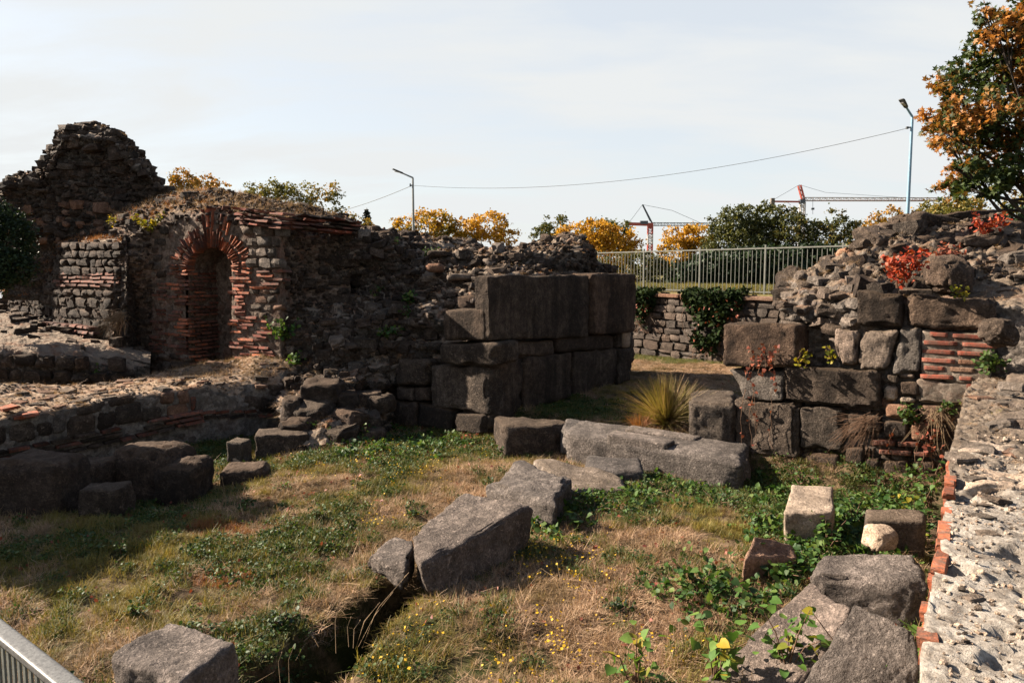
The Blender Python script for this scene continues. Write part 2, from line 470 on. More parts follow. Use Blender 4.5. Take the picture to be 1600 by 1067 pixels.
M_mortar = core_mat('bedding_mortar', (0.10, 0.078, 0.06), (0.20, 0.16, 0.125), (0.32, 0.265, 0.215), (0.3, 0.2, 0.1), 0.2, 0.02, 0.15)
def brick_mat(name, a, b, dirt, pale=0.25):
    t = NT(name); g, p, rnd = t.pos()
    n2 = t.noise(p, 13, 6, 0.7); n3 = t.noise(p, 70, 4, 0.75)
    c = t.mix(rnd, a, b)
    c = t.mix(t.ramp(n2, [(0.40, 0.0), (0.62, 1.0)]), c, dirt)
    c = t.mix(t.math('MULTIPLY', t.ramp(t.noise(p, 22, 5, .7), [(0.58, 0.0), (0.68, 1.0)]), pale), c, (0.42, 0.34, 0.28))
    c = t.mix(0.7, c, t.ramp(n3, [(0.3, 0.55), (0.7, 1.45)]), 'MULTIPLY')
    v = t.n('MapRange', Value=t.math('FRACT', t.math('MULTIPLY', rnd, 5.7)), To__Min=0.55, To__Max=1.3).outputs[0]
    c = t.mix(1.0, c, t.n('CombineXYZ', X=v, Y=v, Z=v).outputs[0], 'MULTIPLY')
    return t.finish(c, 0.9, t.math('ADD', n2, t.math('MULTIPLY', n3, 0.4)), 0.01, 0.15)
M_brick = brick_mat('roman_brick', (0.60, 0.175, 0.075), (0.42, 0.115, 0.055), (0.20, 0.11, 0.075), 0.4)
M_brick_old = brick_mat('grimy_shaded_brick', (0.28, 0.095, 0.055), (0.20, 0.075, 0.05), (0.09, 0.063, 0.05), 0.3)  # grimy brick, also the darker copy where shade is put into the colour
M_brick_r = brick_mat('red_brick', (0.34, 0.085, 0.05), (0.26, 0.075, 0.048), (0.20, 0.10, 0.07), 0.3)

# ground
def ground_mat():
    t = NT('dry_meadow'); g, p, rnd = t.pos()
    n1 = t.noise(p, 0.55, 6, 0.6, 0.5); n2 = t.noise(p, 3.0, 7, 0.7, 0.5); n3 = t.noise(p, 22, 6, 0.8); n4 = t.noise(p, 90, 3, 0.8)
    soil = t.mix(n3, (0.035, 0.024, 0.016), (0.11, 0.075, 0.048))
    straw = t.mix(n3, (0.14, 0.09, 0.05), (0.44, 0.31, 0.19))
    green = t.mix(n3, (0.022, 0.034, 0.010), (0.075, 0.095, 0.025))
    c = t.mix(t.ramp(n2, [(0.40, 0.0), (0.58, 1.0)]), straw, soil)
    c = t.mix(t.ramp(t.math('ADD', t.math('MULTIPLY', n1, 0.6), t.math('MULTIPLY', n2, 0.4)), [(0.47, 0.0), (0.58, 0.85)]), c, green)
    c = t.mix(0.6, c, t.ramp(n4, [(0.3, 0.5), (0.7, 1.5)]), 'MULTIPLY')
    return t.finish(c, 0.97, t.math('ADD', n3, t.math('MULTIPLY', n4, 0.5)), 0.03, 0.05)
M_ground = ground_mat()
def terrace_mat():
    t = NT('terrace_grass'); g, p, rnd = t.pos()
    n2 = t.noise(p, 0.6, 7, 0.7, 0.5); n3 = t.noise(p, 9, 6, 0.8)
    c = t.mix(t.ramp(n2, [(0.42, 0.0), (0.6, 1.0)]), t.mix(n3, (0.20, 0.155, 0.07), (0.34, 0.26, 0.13)), t.mix(n3, (0.05, 0.07, 0.02), (0.13, 0.15, 0.045)))
    return t.finish(c, 0.97, n3, 0.05, 0.05)
M_terrace = terrace_mat()

def leaf_mat(name, cols, nscale=0.6, trans=0.35, rough=0.6, patch=None, patch_t=(0.5, 0.62), spec=0.25):
    """cols picked per leaf; patch = second palette in blotches over the plant"""
    t = NT(name); g, p, rnd = t.pos()
    st = [(i / max(1, len(cols) - 1), c) for i, c in enumerate(cols)]
    c = t.ramp(rnd, st)
    if patch:
        c2 = t.ramp(rnd, [(i / max(1, len(patch) - 1), q) for i, q in enumerate(patch)])
        k = t.ramp(t.math('ADD', t.noise(g.outputs['Position'], nscale, 4, 0.6), t.math('MULTIPLY', t.math('SUBTRACT', rnd, 0.5), 0.16)), [(patch_t[0], 0.0), (patch_t[1], 1.0)])
        c = t.mix(k, c, c2)
    c = t.mix(0.5, c, t.ramp(t.noise(p, 30, 3, .6), [(0.3, 0.7), (0.7, 1.3)]), 'MULTIPLY')
    c = t.mix(1.0, c, (AL * 1.1, AL * 1.05, AL), 'MULTIPLY')
    b = t.n('BsdfPrincipled', Base__Color=c, Roughness=rough); b.inputs['Specular IOR Level'].default_value = spec
    tr = t.n('BsdfTranslucent', Color=t.mix(1.0, c, (1.25, 1.15, 0.7), 'MULTIPLY'))
    mx = t.n('MixShader', i0=trans, i1=b.outputs[0], i2=tr.outputs[0])
    t.t.links.new(mx.outputs[0], t.out.inputs[0])
    return t.m
L_green = leaf_mat('green_leaf', [(0.025, 0.055, 0.013), (0.05, 0.10, 0.02), (0.10, 0.155, 0.03)])
L_vine = leaf_mat('lush_leaf', [(0.022, 0.062, 0.014), (0.045, 0.115, 0.022), (0.085, 0.165, 0.03), (0.15, 0.22, 0.045)], trans=0.35)
L_heart = leaf_mat('fresh_heart_leaf', [(0.07, 0.17, 0.03), (0.12, 0.24, 0.04), (0.18, 0.30, 0.06)], trans=0.4)
L_ylgreen = leaf_mat('yellow_green_leaf', [(0.20, 0.22, 0.02), (0.36, 0.30, 0.02), (0.14, 0.18, 0.02), (0.5, 0.36, 0.03)])
L_red = leaf_mat('scarlet_leaf', [(0.36, 0.035, 0.015), (0.46, 0.07, 0.02), (0.20, 0.02, 0.014), (0.52, 0.13, 0.04)], trans=.25)
L_rust = leaf_mat('faded_red_leaf', [(0.24, 0.06, 0.035), (0.34, 0.11, 0.06), (0.16, 0.04, 0.025)], trans=.2)
L_darkivy = leaf_mat('ivy_leaf', [(0.010, 0.018, 0.007), (0.018, 0.034, 0.011), (0.035, 0.055, 0.018)], trans=0.12, rough=0.85, spec=0.06)
L_yellow = leaf_mat('golden_foliage', [(0.55, 0.30, 0.02), (0.65, 0.38, 0.03), (0.45, 0.22, 0.02)], 0.28, 0.35, patch=[(0.16, 0.17, 0.02), (0.30, 0.24, 0.03), (0.10, 0.12, 0.02)], patch_t=(0.53, 0.68))
L_olive = leaf_mat('olive_foliage', [(0.14, 0.15, 0.03), (0.22, 0.20, 0.04), (0.10, 0.12, 0.03)], 0.35, 0.3, patch=[(0.5, 0.28, 0.03), (0.42, 0.26, 0.04)], patch_t=(0.52, 0.64))
L_dkgreen = leaf_mat('late_green_foliage', [(0.05, 0.065, 0.018), (0.085, 0.10, 0.028), (0.14, 0.145, 0.035)], 0.3, 0.3, patch=[(0.17, 0.12, 0.02), (0.25, 0.15, 0.02)], patch_t=(0.56, 0.70))
L_amber = leaf_mat('amber_foliage', [(0.55, 0.27, 0.03), (0.42, 0.22, 0.03), (0.30, 0.20, 0.03)], 0.3, 0.3, patch=[(0.11, 0.12, 0.03), (0.2, 0.15, 0.03)], patch_t=(0.48, 0.6))
L_maple = leaf_mat('maple_foliage', [(0.030, 0.055, 0.014), (0.05, 0.085, 0.02), (0.085, 0.12, 0.025)], 0.8, 0.3, patch=[(0.42, 0.16, 0.04), (0.55, 0.24, 0.055), (0.30, 0.13, 0.03)], patch_t=(0.46, 0.57))
L_conifer = leaf_mat('spruce_needles', [(0.012, 0.022, 0.016), (0.022, 0.035, 0.022)], trans=0.05)
L_bushdark = leaf_mat('dark_bush_leaf', [(0.010, 0.022, 0.010), (0.02, 0.045, 0.014), (0.04, 0.07, 0.018)], trans=0.15)
G_straw = leaf_mat('straw_blade', [(0.42, 0.25, 0.145), (0.74, 0.54, 0.36), (0.20, 0.11, 0.06), (0.56, 0.36, 0.21)], 1.1, trans=0.2, rough=0.7, patch=[(0.22, 0.14, 0.075), (0.36, 0.25, 0.12), (0.13, 0.09, 0.05)], patch_t=(.46, .60))
G_gold = leaf_mat('golden_grass', [(0.24, 0.22, 0.045), (0.40, 0.33, 0.08), (0.17, 0.16, 0.03), (0.38, 0.25, 0.07)], 1.6, trans=0.3, patch=[(0.11, 0.12, 0.03), (0.20, 0.18, 0.045), (0.30, 0.2, 0.08)], patch_t=(.46, .60))
G_green = leaf_mat('meadow_grass', [(0.05, 0.08, 0.02), (0.10, 0.13, 0.03), (0.19, 0.19, 0.05), (0.30, 0.24, 0.10)], trans=0.3)
G_orange = leaf_mat('rusty_grass', [(0.36, 0.15, 0.05), (0.28, 0.11, 0.04), (0.40, 0.22, 0.08)], trans=0.3)
G_weed = leaf_mat('weed_leaf', [(0.025, 0.06, 0.014), (0.05, 0.10, 0.02), (0.09, 0.14, 0.03)], trans=0.3)
M_flower = leaf_mat('yellow_petal', [(0.75, 0.50, 0.02), (0.70, 0.42, 0.02)], trans=0.2)
def plain(name, c, rough=0.6, metal=0.0, nscale=12, amt=0.35, spec=0.4):
    t = NT(name); g, p, rnd = t.pos()
    n = t.noise(p, nscale, 5, 0.7)
    col = t.mix(amt, c, t.mix(1.0, c, t.ramp(n, [(0.3, 0.35), (0.7, 1.5)]), 'MULTIPLY'))
    m = t.finish(col, rough, n, 0.002, spec)
    m.node_tree.nodes['Principled BSDF'].inputs['Metallic'].default_value = metal
    return m
M_bark = plain('bark', (0.06, 0.045, 0.034), 0.95, 0, 20, 0.8)
M_stem = plain('woody_stem', (0.16, 0.085, 0.045), 0.9)
M_twig = plain('dry_twig', (0.30, 0.20, 0.11), 0.9)
M_fence = plain('galvanised_paint', (0.15, 0.15, 0.125), 0.5, 0.2)
M_rail = plain('weathered_rail', (0.17, 0.168, 0.16), 0.55, 0.3, 60, 0.8)
M_railbar = plain('rail_bar_paint', (0.16, 0.17, 0.15), 0.6, 0.2, 30, 0.5)
M_pole = plain('lamp_post_paint', (0.26, 0.42, 0.54), 0.45, 0.3)
M_pole2 = plain('grey_lamp_post_paint', (0.34, 0.35, 0.33), 0.45, 0.3)
M_head = plain('lamp_head_casing', (0.07, 0.075, 0.08), 0.5)
M_wire = plain('black_cable', (0.05, 0.05, 0.05), 0.7)
M_crane_red = plain('crane_red', (0.55, 0.10, 0.06), 0.5, 0, 2, 0.2)
M_crane_wht = plain('crane_white', (0.62, 0.58, 0.54), 0.5, 0, 2, 0.2)
M_crane_dk = plain('crane_dark', (0.10, 0.12, 0.14), 0.5, 0, 2, 0.2)
M_cweight = plain('concrete_counterweight', (0.22, 0.19, 0.16), 0.9, 0, 2, 0.3)

def limetop_mat():
    t = NT('crumbling_lime_mortar'); g, p, rnd = t.pos()
    n1 = t.noise(p, 1.3, 6, 0.65, 0.5); n2 = t.noise(p, 9, 8, 0.75, 0.3); n3 = t.noise(p, 45, 6, 0.8); n4 = t.noise(p, 160, 3, 0.8)
    c = t.ramp(n2, [(0.30, (0.22, 0.185, 0.155)), (0.42, (0.42, 0.37, 0.32)), (0.55, (0.66, 0.61, 0.55)), (0.7, (0.78, 0.74, 0.68))])
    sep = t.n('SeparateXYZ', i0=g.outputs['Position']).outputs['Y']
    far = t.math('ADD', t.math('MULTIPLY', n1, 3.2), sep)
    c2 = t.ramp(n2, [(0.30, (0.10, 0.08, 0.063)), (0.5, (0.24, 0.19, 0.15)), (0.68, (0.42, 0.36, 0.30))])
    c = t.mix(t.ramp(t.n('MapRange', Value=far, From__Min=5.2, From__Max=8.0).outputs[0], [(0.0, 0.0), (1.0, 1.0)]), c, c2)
    c = t.mix(t.ramp(n1, [(0.54, 0.0), (0.66, 0.6)]), c, (0.16, 0.13, 0.105))
    c = t.mix(t.ramp(t.noise(p, 26, 5, .8), [(.60, 0.0), (.68, .85)]), c, (0.13, 0.11, 0.095))
    c = t.mix(0.8, c, t.ramp(n3, [(0.3, 0.35), (0.6, 1.25)]), 'MULTIPLY'); t.k = 1.0; c = t.mix(1.0, c, (1.04, 1.0, 0.94), 'MULTIPLY')
    return t.finish(c, 0.95, t.math('ADD', t.math('MULTIPLY', n2, 0.5), t.math('ADD', t.math('MULTIPLY', n3, 0.5), t.math('MULTIPLY', n4, 0.3))), 0.04, 0.1)
M_lime = limetop_mat()

# ================================================================= patches (rubble masses)
def resamp(col, K):
    a = np.array(col, float)
    P = at(0 + a[:, 0] * 0 + 800, a[:, 0], a[:, 1])
    d = np.r_[0, np.cumsum(np.linalg.norm(np.diff(P, axis=0), axis=1) + 1e-4)]
    u = np.linspace(0, d[-1], K)
    return np.stack([np.interp(u, d, a[:, 0]), np.interp(u, d, a[:, 1])], -1)
class Patch:
    """loft through photo columns [(px, [(py, Y), ...bottom to crest to back])]; displaced rubble surface"""
    def __init__(s, name, cols, m, parent, step=0.05, amp=0.10, cob=0.05, cobf=5.0, seed=0, flat=1.7, carve=None, hf=0.03, kind=None, post=None, ledge=0.0):
        K0 = 40
        px = np.array([c[0] for c in cols], float)
        A = np.stack([resamp(c[1], K0) for c in cols])           # ncol, K0, 2
        W0 = at(px[:, None], A[..., 0], A[..., 1])
        su = np.linalg.norm(np.diff(W0, axis=0), axis=2).mean(1).sum()
        sv = np.linalg.norm(np.diff(W0, axis=1), axis=2).sum(1).mean()
        nu, nv = max(8, int(su / step)), max(8, int(sv / step))
        cw = np.linalg.norm(np.diff(W0, axis=0), axis=2).mean(1)
        cu = np.r_[0, np.cumsum(cw)]
        U = np.linspace(0, cu[-1], nu); V = np.linspace(0, K0 - 1, nv)
        def interp2(F):
            G = np.stack([np.interp(U, cu, F[:, k]) for k in range(K0)], 1)
            i = np.clip(V.astype(int), 0, K0 - 2); f = V - i
            return G[:, i] * (1 - f) + G[:, i + 1] * f
        # light smoothing of the control columns so the loft does not crease
        PX = np.repeat(np.interp(U, cu, px)[:, None], nv, 1)
        PY, YY = interp2(A[..., 0]), interp2(A[..., 1])
        if carve is not None: YY = YY + carve(PX, PY, YY)
        P = at(PX, PY, YY)
        def normals(P):
            du, dv = np.gradient(P, axis=0), np.gradient(P, axis=1)
            n = np.cross(du, dv); n /= np.linalg.norm(n, axis=2)[..., None] + 1e-9
            return n
        N = normals(P)
        if N[nu // 2, nv // 3, 1] > 0: N = -N; s.flip = True
        else: s.flip = False
        q = P.reshape(-1, 3)
        lo = fbm(q * 0.9 + seed, 4, seed + 1)
        sq = q * [1, 1, flat]
        wq = sq + 0.12 * np.stack([fbm(q * 3 + 5, 2, seed + 2), fbm(q * 3 + 9, 2, seed + 3), fbm(q * 3 + 13, 2, seed + 4)], -1)
        f1, f2 = voro(wq * cobf, seed + 5)
        g1, g2 = voro(wq * cobf * 2.3, seed + 6)
        bump = np.clip((f2 - f1) * 1.6, 0, 0.8) - 0.4
        bump2 = np.clip((g2 - g1) * 1.6, 0, 0.8) - 0.4
        lay = fbm(q * [0.9, 0.9, 7.0], 2, seed + 8)
        lz = fbm(q * [.6, .6, 2.3] + 40, 2, seed + 9)
        disp = ledge * np.clip(lz * 3, -1, 1) + amp * lo + cob * bump + cob * 0.45 * bump2 + cob * 0.6 * lay + hf * fbm(q * 14, 3, seed + 7)
        if post is not None: disp = disp * post(PX, PY).reshape(-1)
        s.V = q + N.reshape(-1, 3) * disp[:, None]
        s.N = normals(s.V.reshape(nu, nv, 3)).reshape(-1, 3) * (-1 if s.flip else 1)
        s.PX, s.PY = PX.reshape(-1), PY.reshape(-1)
        i = np.arange(nu - 1)[:, None] * nv + np.arange(nv - 1)[None]
        i = i.reshape(-1)
        f = np.stack([i, i + nv, i + nv + 1, i + 1], -1)
        if s.flip: f = f[:, ::-1]
        s.o = mk(name, s.V, np.ascontiguousarray(f), m, parent, True, kind=kind)
        s.nu, s.nv, s.step = nu, nv, step
def pick(patch, n, pred, sep, rs, facing=True):
    """scatter positions on a patch, no two nearer than sep"""
    ok = np.ones(len(patch.V), bool)
    if pred is not None: ok &= pred(patch.PX, patch.PY, patch.V, patch.N)
    if facing:
        vd = np.array([0, 0, CAM_H]) - patch.V
        ok &= (vd * patch.N).sum(1) > -0.25 * np.linalg.norm(vd, axis=1)
    ids = np.nonzero(ok)[0]
    rs.shuffle(ids)
    cell, out = {}, []
    for i in ids[:n * 40]:
        p = patch.V[i]
        k = tuple((p / sep).astype(int))
        bad = False
        for dx in (-1, 0, 1):
            for dy in (-1, 0, 1):
                for dz in (-1, 0, 1):
                    for j in cell.get((k[0] + dx, k[1] + dy, k[2] + dz), ()):
                        if np.abs(patch.V[j] - p).max() < sep * 0.9: bad = True; break
        if not bad:
            cell.setdefault(k, []).append(i); out.append(i)
            if len(out) >= n: break
    return out
def rubble_parts(patch, parent, n, smin, smax, mats, seed, pred=None, kinds=('stone', 'slab', 'slab'), sep=None, tilt=0.25, name='stone', flat=0.42, sink=0.1):
    rs = np.random.RandomState(seed)
    for i in pick(patch, n, pred, sep or smin * 0.9, rs):
        p, nn = patch.V[i], patch.N[i]
        s = rs.uniform(smin, smax) * (1 if rs.rand() < .8 else 1.25)
        yaw = math.atan2(nn[1], nn[0]) + math.pi / 2 + rs.uniform(-.5, .5)
        kd = kinds[rs.randint(len(kinds))]
        th = s * (rs.uniform(.55, .85) if kd == 'stone' else rs.uniform(flat * .6, flat * 1.3))
        rot = rotz(yaw) @ rotx(rs.uniform(-tilt, tilt)) @ roty(rs.uniform(-tilt, tilt))
        loc = p - nn * s * sink
        m = mats[rs.randint(len(mats))]
        link(name, pooled(kd, m), parent, T4(loc, rot, (s, s * rs.uniform(.6, .9), th)))
def rubble_stuff(patch, parent, n, smin, smax, m, seed, pred=None, name='small_rubble', sep=0.05, flat=0.55):
    rs = np.random.RandomState(seed)
    ids = np.array(pick(patch, n, pred, sep, rs))
    if len(ids) == 0: return
    parts = []
    allt = STONES + SLABS
    which = rs.randint(0, len(allt), len(ids))
    for k in range(len(allt)):
        j = ids[which == k]
        if not len(j): continue
        s = rs.uniform(smin, smax, len(j))
        sc = np.stack([s, s * rs.uniform(.6, 1, len(j)), s * rs.uniform(flat * .6, flat * 1.4, len(j))], -1)
        rt = np.stack([rotz(rs.uniform(0, 6.3)) @ rotx(rs.uniform(-.5, .5)) for _ in j])
        parts.append(stamp(allt[k][0], allt[k][1], patch.V[j] + patch.N[j] * 0.1 * s[:, None], rt, sc))
    v, f = cat_mesh(parts)
    mk(name, v, f, m, parent, False, kind='stuff')

# masonry laid in rows on a plane seen in photo pixels
def lay(parent, plane, x0, x1, y0, y1, rowh, lens, mats, kind='stone', name='stone', seed=0, slope=0.0, gap=0.12, off=0.02, depth=0.16, jit=0.1, skip=0.0, inside=None, fill=0.94, warp=0.0, limit=400):
    rs = np.random.RandomState(seed)
    y = y0; c = 0; row = 0
    rot0 = rotz(plane.ang)
    while y < y1:
        h = rowh * rs.uniform(1 - jit, 1 + jit)
        x = x0 - rs.uniform(0, lens[0])
        while x < x1:
            L = rs.uniform(*lens)
            cx, cy = x + L / 2, y + h / 2
            yy = cy + slope * (cx - x0) + (warp * h * rs.uniform(-1, 1))
            if cx - L * .3 > x0 and cx + L * .3 < x1 and rs.rand() >= skip and (inside is None or inside(cx, yy)):
                Y = float(plane.Y(cx, yy))
                p = at(cx, yy, Y)
                foresh = abs(plane.u[0] * 1.0 - (cx - 800) / FPX * plane.u[1])
                w = L * Y / FPX / max(.3, foresh) * (1 - gap * .5)
                hh = h * Y / FPX * fill
                o = plane.n * (off * (.5 if kind == 'brick' else 1) + rs.uniform(-.012, .012) - depth / 2)
                rot = rot0 @ roty(-math.atan(slope * 0) + rs.uniform(-.04, .04) * (1 if kind == 'brick' else 2.2))
                link(name, pooled(kind, mats[rs.randint(len(mats))]), parent, T4(p + o, rot, (w, depth, hh * (1 if kind == 'brick' else rs.uniform(.86, 1.05)))))
                c += 1
            x += L
            if c > limit: return c
        y += h; row += 1
    return c
def ashlar(parent, plane, quad, m, depth=0.6, off=0.0, name='stone_block', n=16, rnd=0.04, amp=0.035, seed=0, chip=0.8, back=None, label=None, freq=2.5):
    """block whose front face fills four photo points TL, TR, BR, BL on a plane"""
    TL, TR, BR, BL = [plane.at(q[0], q[1], off) for q in quad]
    b = -plane.n * depth if back is None else np.asarray(back, float)
    c8 = [BL, BR, BR + b, BL + b, TL, TR, TR + b, TL + b]
    v, f = hexstone(c8, n, rnd, amp, freq, seed, chip)
    return mk(name, v, f, m, parent, True, label=label)

# ================================================================= terrain
PL_RET = Plane(4.3, 26.0, math.atan2(-4.5, 3.6))
def trench(x, y):
    # pit that runs from under the tilted slab down to the front
    a, b = TR_A, TR_B
    ab = b - a
    t = np.clip(((x - a[0]) * ab[0] + (y - a[1]) * ab[1]) / (ab @ ab), 0, 1)
    d = np.hypot(x - a[0] - t * ab[0], y - a[1] - t * ab[1])
    w = 0.26 + 0.12 * t
    return -0.85 * (1 - sstep(w * 0.45, w * 1.35, d))
TR_A = atz(640, 905, 0)[:2]; TR_B = atz(452, 1052, 0)[:2]
def ground_z(x, y):
    x, y = np.asarray(x, float), np.asarray(y, float)
    q = np.stack([x, y, x * 0], -1).reshape(-1, 3)
    n = (0.10 * fbm(q * 0.35, 3, 3) + 0.055 * fbm(q * 1.3, 4, 4) + 0.045 * fbm(q * 4.2, 3, 5)).reshape(x.shape)
    u = (x + 0.44) * math.sin(math.radians(36)) * 1 + (y - 14.6) * math.cos(math.radians(36)) * 1
    rise = 0.32 * sstep(0.2, 1.0, u) * (1 - sstep(9, 10, -x)) - 0.16 * sstep(-2.6, -0.6, u) * (1 - sstep(0.2, 1.0, u))
    left = -0.24 * sstep(-3.2, -5.5, x) * sstep(9.0, 10.8, y) * (1 - sstep(15, 17, y))
    mound = 0.16 * np.exp(-(((x + 0.35) / 0.9) ** 2 + ((y - 6.45) / 0.55) ** 2))
    return n + rise + left + mound + trench(x, y)
def axis(segs):
    out = [segs[0][0]]
    for a, b, st in segs:
        k = max(1, int(round((b - a) / st)))
        out += list(np.linspace(a, b, k + 1)[1:])
    return np.array(out)
gx = axis([(-70, -20, 5), (-20, -8, .3), (-8, 7.5, .045), (7.5, 14, .15), (14, 70, 5)])
gy = axis([(-12, 3, 1), (3, 5, .08), (5, 15, .045), (15, 27, .11), (27, 33, .5)])
X, Yg = np.meshgrid(gx, gy, indexing='ij')
Zg = ground_z(X, Yg)
GV = np.stack([X, Yg, Zg], -1).reshape(-1, 3)
i = (np.arange(len(gx) - 1)[:, None] * len(gy) + np.arange(len(gy) - 1)[None]).reshape(-1)
mk('ground', GV, np.stack([i, i + len(gy), i + len(gy) + 1, i + 1], -1), M_ground, kind='structure')
def gz(x, y): return float(ground_z(np.array([x]), np.array([y]))[0])
# upper terrace behind the retaining wall, out to the horizon
TZ = 2.5
eb = PL_RET.u
E0 = np.array([4.3, 26.0, 0]) - PL_RET.n * 0.42
def terrace():
    vs, fs = [], []
    S_ = axis([(-60, -8, 4), (-8, 16, .35), (16, 60, 4)])
    T_ = axis([(0, 9, .3), (9, 60, 3), (60, 300, 40), (300, 2500, 440)])
    P = E0[None, None] + S_[:, None, None] * eb * 1.0 * (1 + T_[None, :, None] * 0.02) + T_[None, :, None] * (-PL_RET.n)
    q = P.reshape(-1, 3).copy()
    z = TZ + 0.05 * fbm(q * 0.8, 3, 9) + 0.22 * np.exp(-((T_ - 3.4) / 1.6) ** 2)[None, :].repeat(len(S_), 0).reshape(-1) * (0.4 + 0.6 * (fbm(q * .5, 2, 5) + 1) / 2)
    z = z * (1 - 0) ; q[:, 2] = z
    # skirt down at the edge
    q0 = q.reshape(len(S_), len(T_), 3)
    sk = q0[:, :1].copy(); sk[..., 2] = -0.5
    q0 = np.concatenate([sk, q0], 1)
    m = q0.shape[1]
    i = (np.arange(len(S_) - 1)[:, None] * m + np.arange(m - 1)[None]).reshape(-1)
    mk('terrace_ground', q0.reshape(-1, 3), np.stack([i, i + m, i + m + 1, i + 1], -1)[:, ::-1].copy(), M_terrace, kind='structure')
terrace()

# ================================================================= the ruins
YN = 17.2   # the wall with the niche
# ---- tower stump, top left
t_tower = thing('ruined_tower', 'tall jagged stump of dark rubble masonry rising above the left end of the ruins', 'ruin', at(140, 400, 20.5) * [1, 1, 0] + [0, 0, 0.4])
top_xy = [(2, 304), (14, 280), (35, 271), (62, 267), (70, 250), (80, 236), (90, 216), (100, 200), (130, 195), (160, 198), (186, 209), (213, 238), (232, 256), (250, 281), (259, 300), (266, 335)]
cols = []
for px, ty in top_xy:
    k = np.clip((300 - ty) / 105, 0, 1)
    cols.append((px, [(470, 20.7), (385, 20.6), (372, 20.4), (345, 20.5), (min(315, ty + 28), 20.45 + .1 * k), (min(296, ty + 16), 20.3), ((ty + min(296, ty + 60)) / 2 + 2, 20.2 + .25 * k), (ty + 3, 20.5 + .3 * k), (ty, 20.9 + .3 * k), (ty + 6, 21.6 + .4 * k), (ty + 60, 22.2 + .6 * k), (470, 23.0)]))
p_tower = Patch('rubble_body', cols, M_core, t_tower, 0.055, 0.16, 0.13, 4.2, 21, 2.2, hf=0.03)
up_pred = lambda px, py, v, n: (py < 320) & (px < 262)
rubble_parts(p_tower, t_tower, 210, .17, .40, [M_dark, M_dark, M_ashlar], 31, up_pred, sep=0.17, kinds=('stone', 'slab', 'slab', 'slab'))
rubble_parts(p_tower, t_tower, 90, .16, .38, [M_ashlar, M_warm, M_warm], 32, lambda px, py, v, n: (py >= 320) & (py < 380) & (px > 40) & (px < 215) & (v[:, 1] < 21.5), sep=0.2, kinds=('stone',))
rubble_parts(p_tower, t_tower, 46, .32, .62, [M_dark, M_ashlar], 34, lambda px, py, v, n: (py < 300) & (n[:, 2] > .15), sep=.3, kinds=('slab',), flat=.34, tilt=.15)
rubble_stuff(p_tower, t_tower, 1500, .05, .15, M_dark, 33, lambda px, py, v, n: (py < 380), sep=0.09)

# ---- the wall with the brick arch niche
t_niche = thing('niche_wall', 'ruined stone and brick wall pierced by a tall round-arched brick niche', 'ruin', at(330, 600, YN) * [1, 1, 0] + [0, 0, 0.6])
PN = Plane(*at(325, 450, YN)[:2], math.radians(-27))
NX0, NX1, NCX, NCY, NRI = 296.0, 358.5, 327.3, 419.0, 31.3
def niche_inside(px, py, g=0.0):
    return ((px > NX0 - g) & (px < NX1 + g) & (py >= NCY)) | ((px - NCX) ** 2 + (py - NCY) ** 2 < (NRI + g) ** 2)
def niche_carve(PX, PY, YY):
    ins = niche_inside(PX, PY, 3.5) & (YY < 17.9)
    return np.where(ins, 1.15, 0.0)
cols = [
 (178, [(610, 17.5), (480, 17.7), (400, 18.0), (360, 18.6), (345, 19.4), (335, 20.3), (345, 21.5)]),
 (205, [(610, 17.3), (480, 17.4), (400, 17.7), (356, 18.2), (335, 19.2), (324, 20.2), (335, 21.5)]),
 (240, [(610, 17.3), (480, 17.3), (385, 17.4), (352, 17.9), (335, 18.6), (312, 19.6), (318, 20.8)]),
 (270, [(600, 17.25), (450, 17.28), (348, 17.4), (326, 17.9), (310, 18.6), (303, 19.3), (312, 20.6)]),
 (296, [(600, 17.25), (450, 17.28), (336, 17.4), (318, 17.9), (306, 18.6), (299, 19.3), (308, 20.6)]),
 (330, [(600, 17.22), (450, 17.25), (328, 17.35), (316, 17.9), (306, 18.6), (299, 19.2), (308, 20.5)]),
 (358, [(600, 17.18), (450, 17.22), (328, 17.3), (316, 17.8), (308, 18.4), (301, 19.1), (310, 20.4)]),
 (395, [(600, 17.15), (450, 17.2), (334, 17.28), (325, 17.8), (314, 18.4), (308, 19.0), (318, 20.2)]),
 (440, [(600, 17.1), (455, 17.18), (358, 17.25), (338, 17.75), (324, 18.3), (317, 18.8), (326, 20.0)]),
 (480, [(560, 17.1), (440, 17.3), (368, 17.4), (345, 17.9), (330, 18.5), (322, 18.9), (332, 20.0)]),
 (515, [(540, 17.2), (430, 17.6), (372, 17.6), (352, 18.1), (338, 18.6), (330, 19.0), (342, 20.0)]),
 (548, [(530, 17.5), (430, 17.8), (376, 17.8), (362, 18.2), (350, 18.8), (343, 19.3), (360, 20.2)])]
cols = [(px, [(py, (float(PN.Y(px, py)) + .045 + (Y - 17.2) * (Y > 17.45) * 1.0 + (0.0 if Y > 17.0 else -.1)) if (px < 470 and Y < 17.5) else Y) for py, Y in lst]) for px, lst in cols]
niche_damp = lambda px, py: np.where((px > 235) & (px < 450) & (py > 330), 0.22, 1.0)
p_niche = Patch('wall_core', cols, M_core_warm, t_niche, 0.04, 0.10, 0.08, 5.0, 41, 1.8, carve=niche_carve, post=niche_damp)
# back of the niche: a closed hollow of brick
iy0 = NCY - NRI - 2
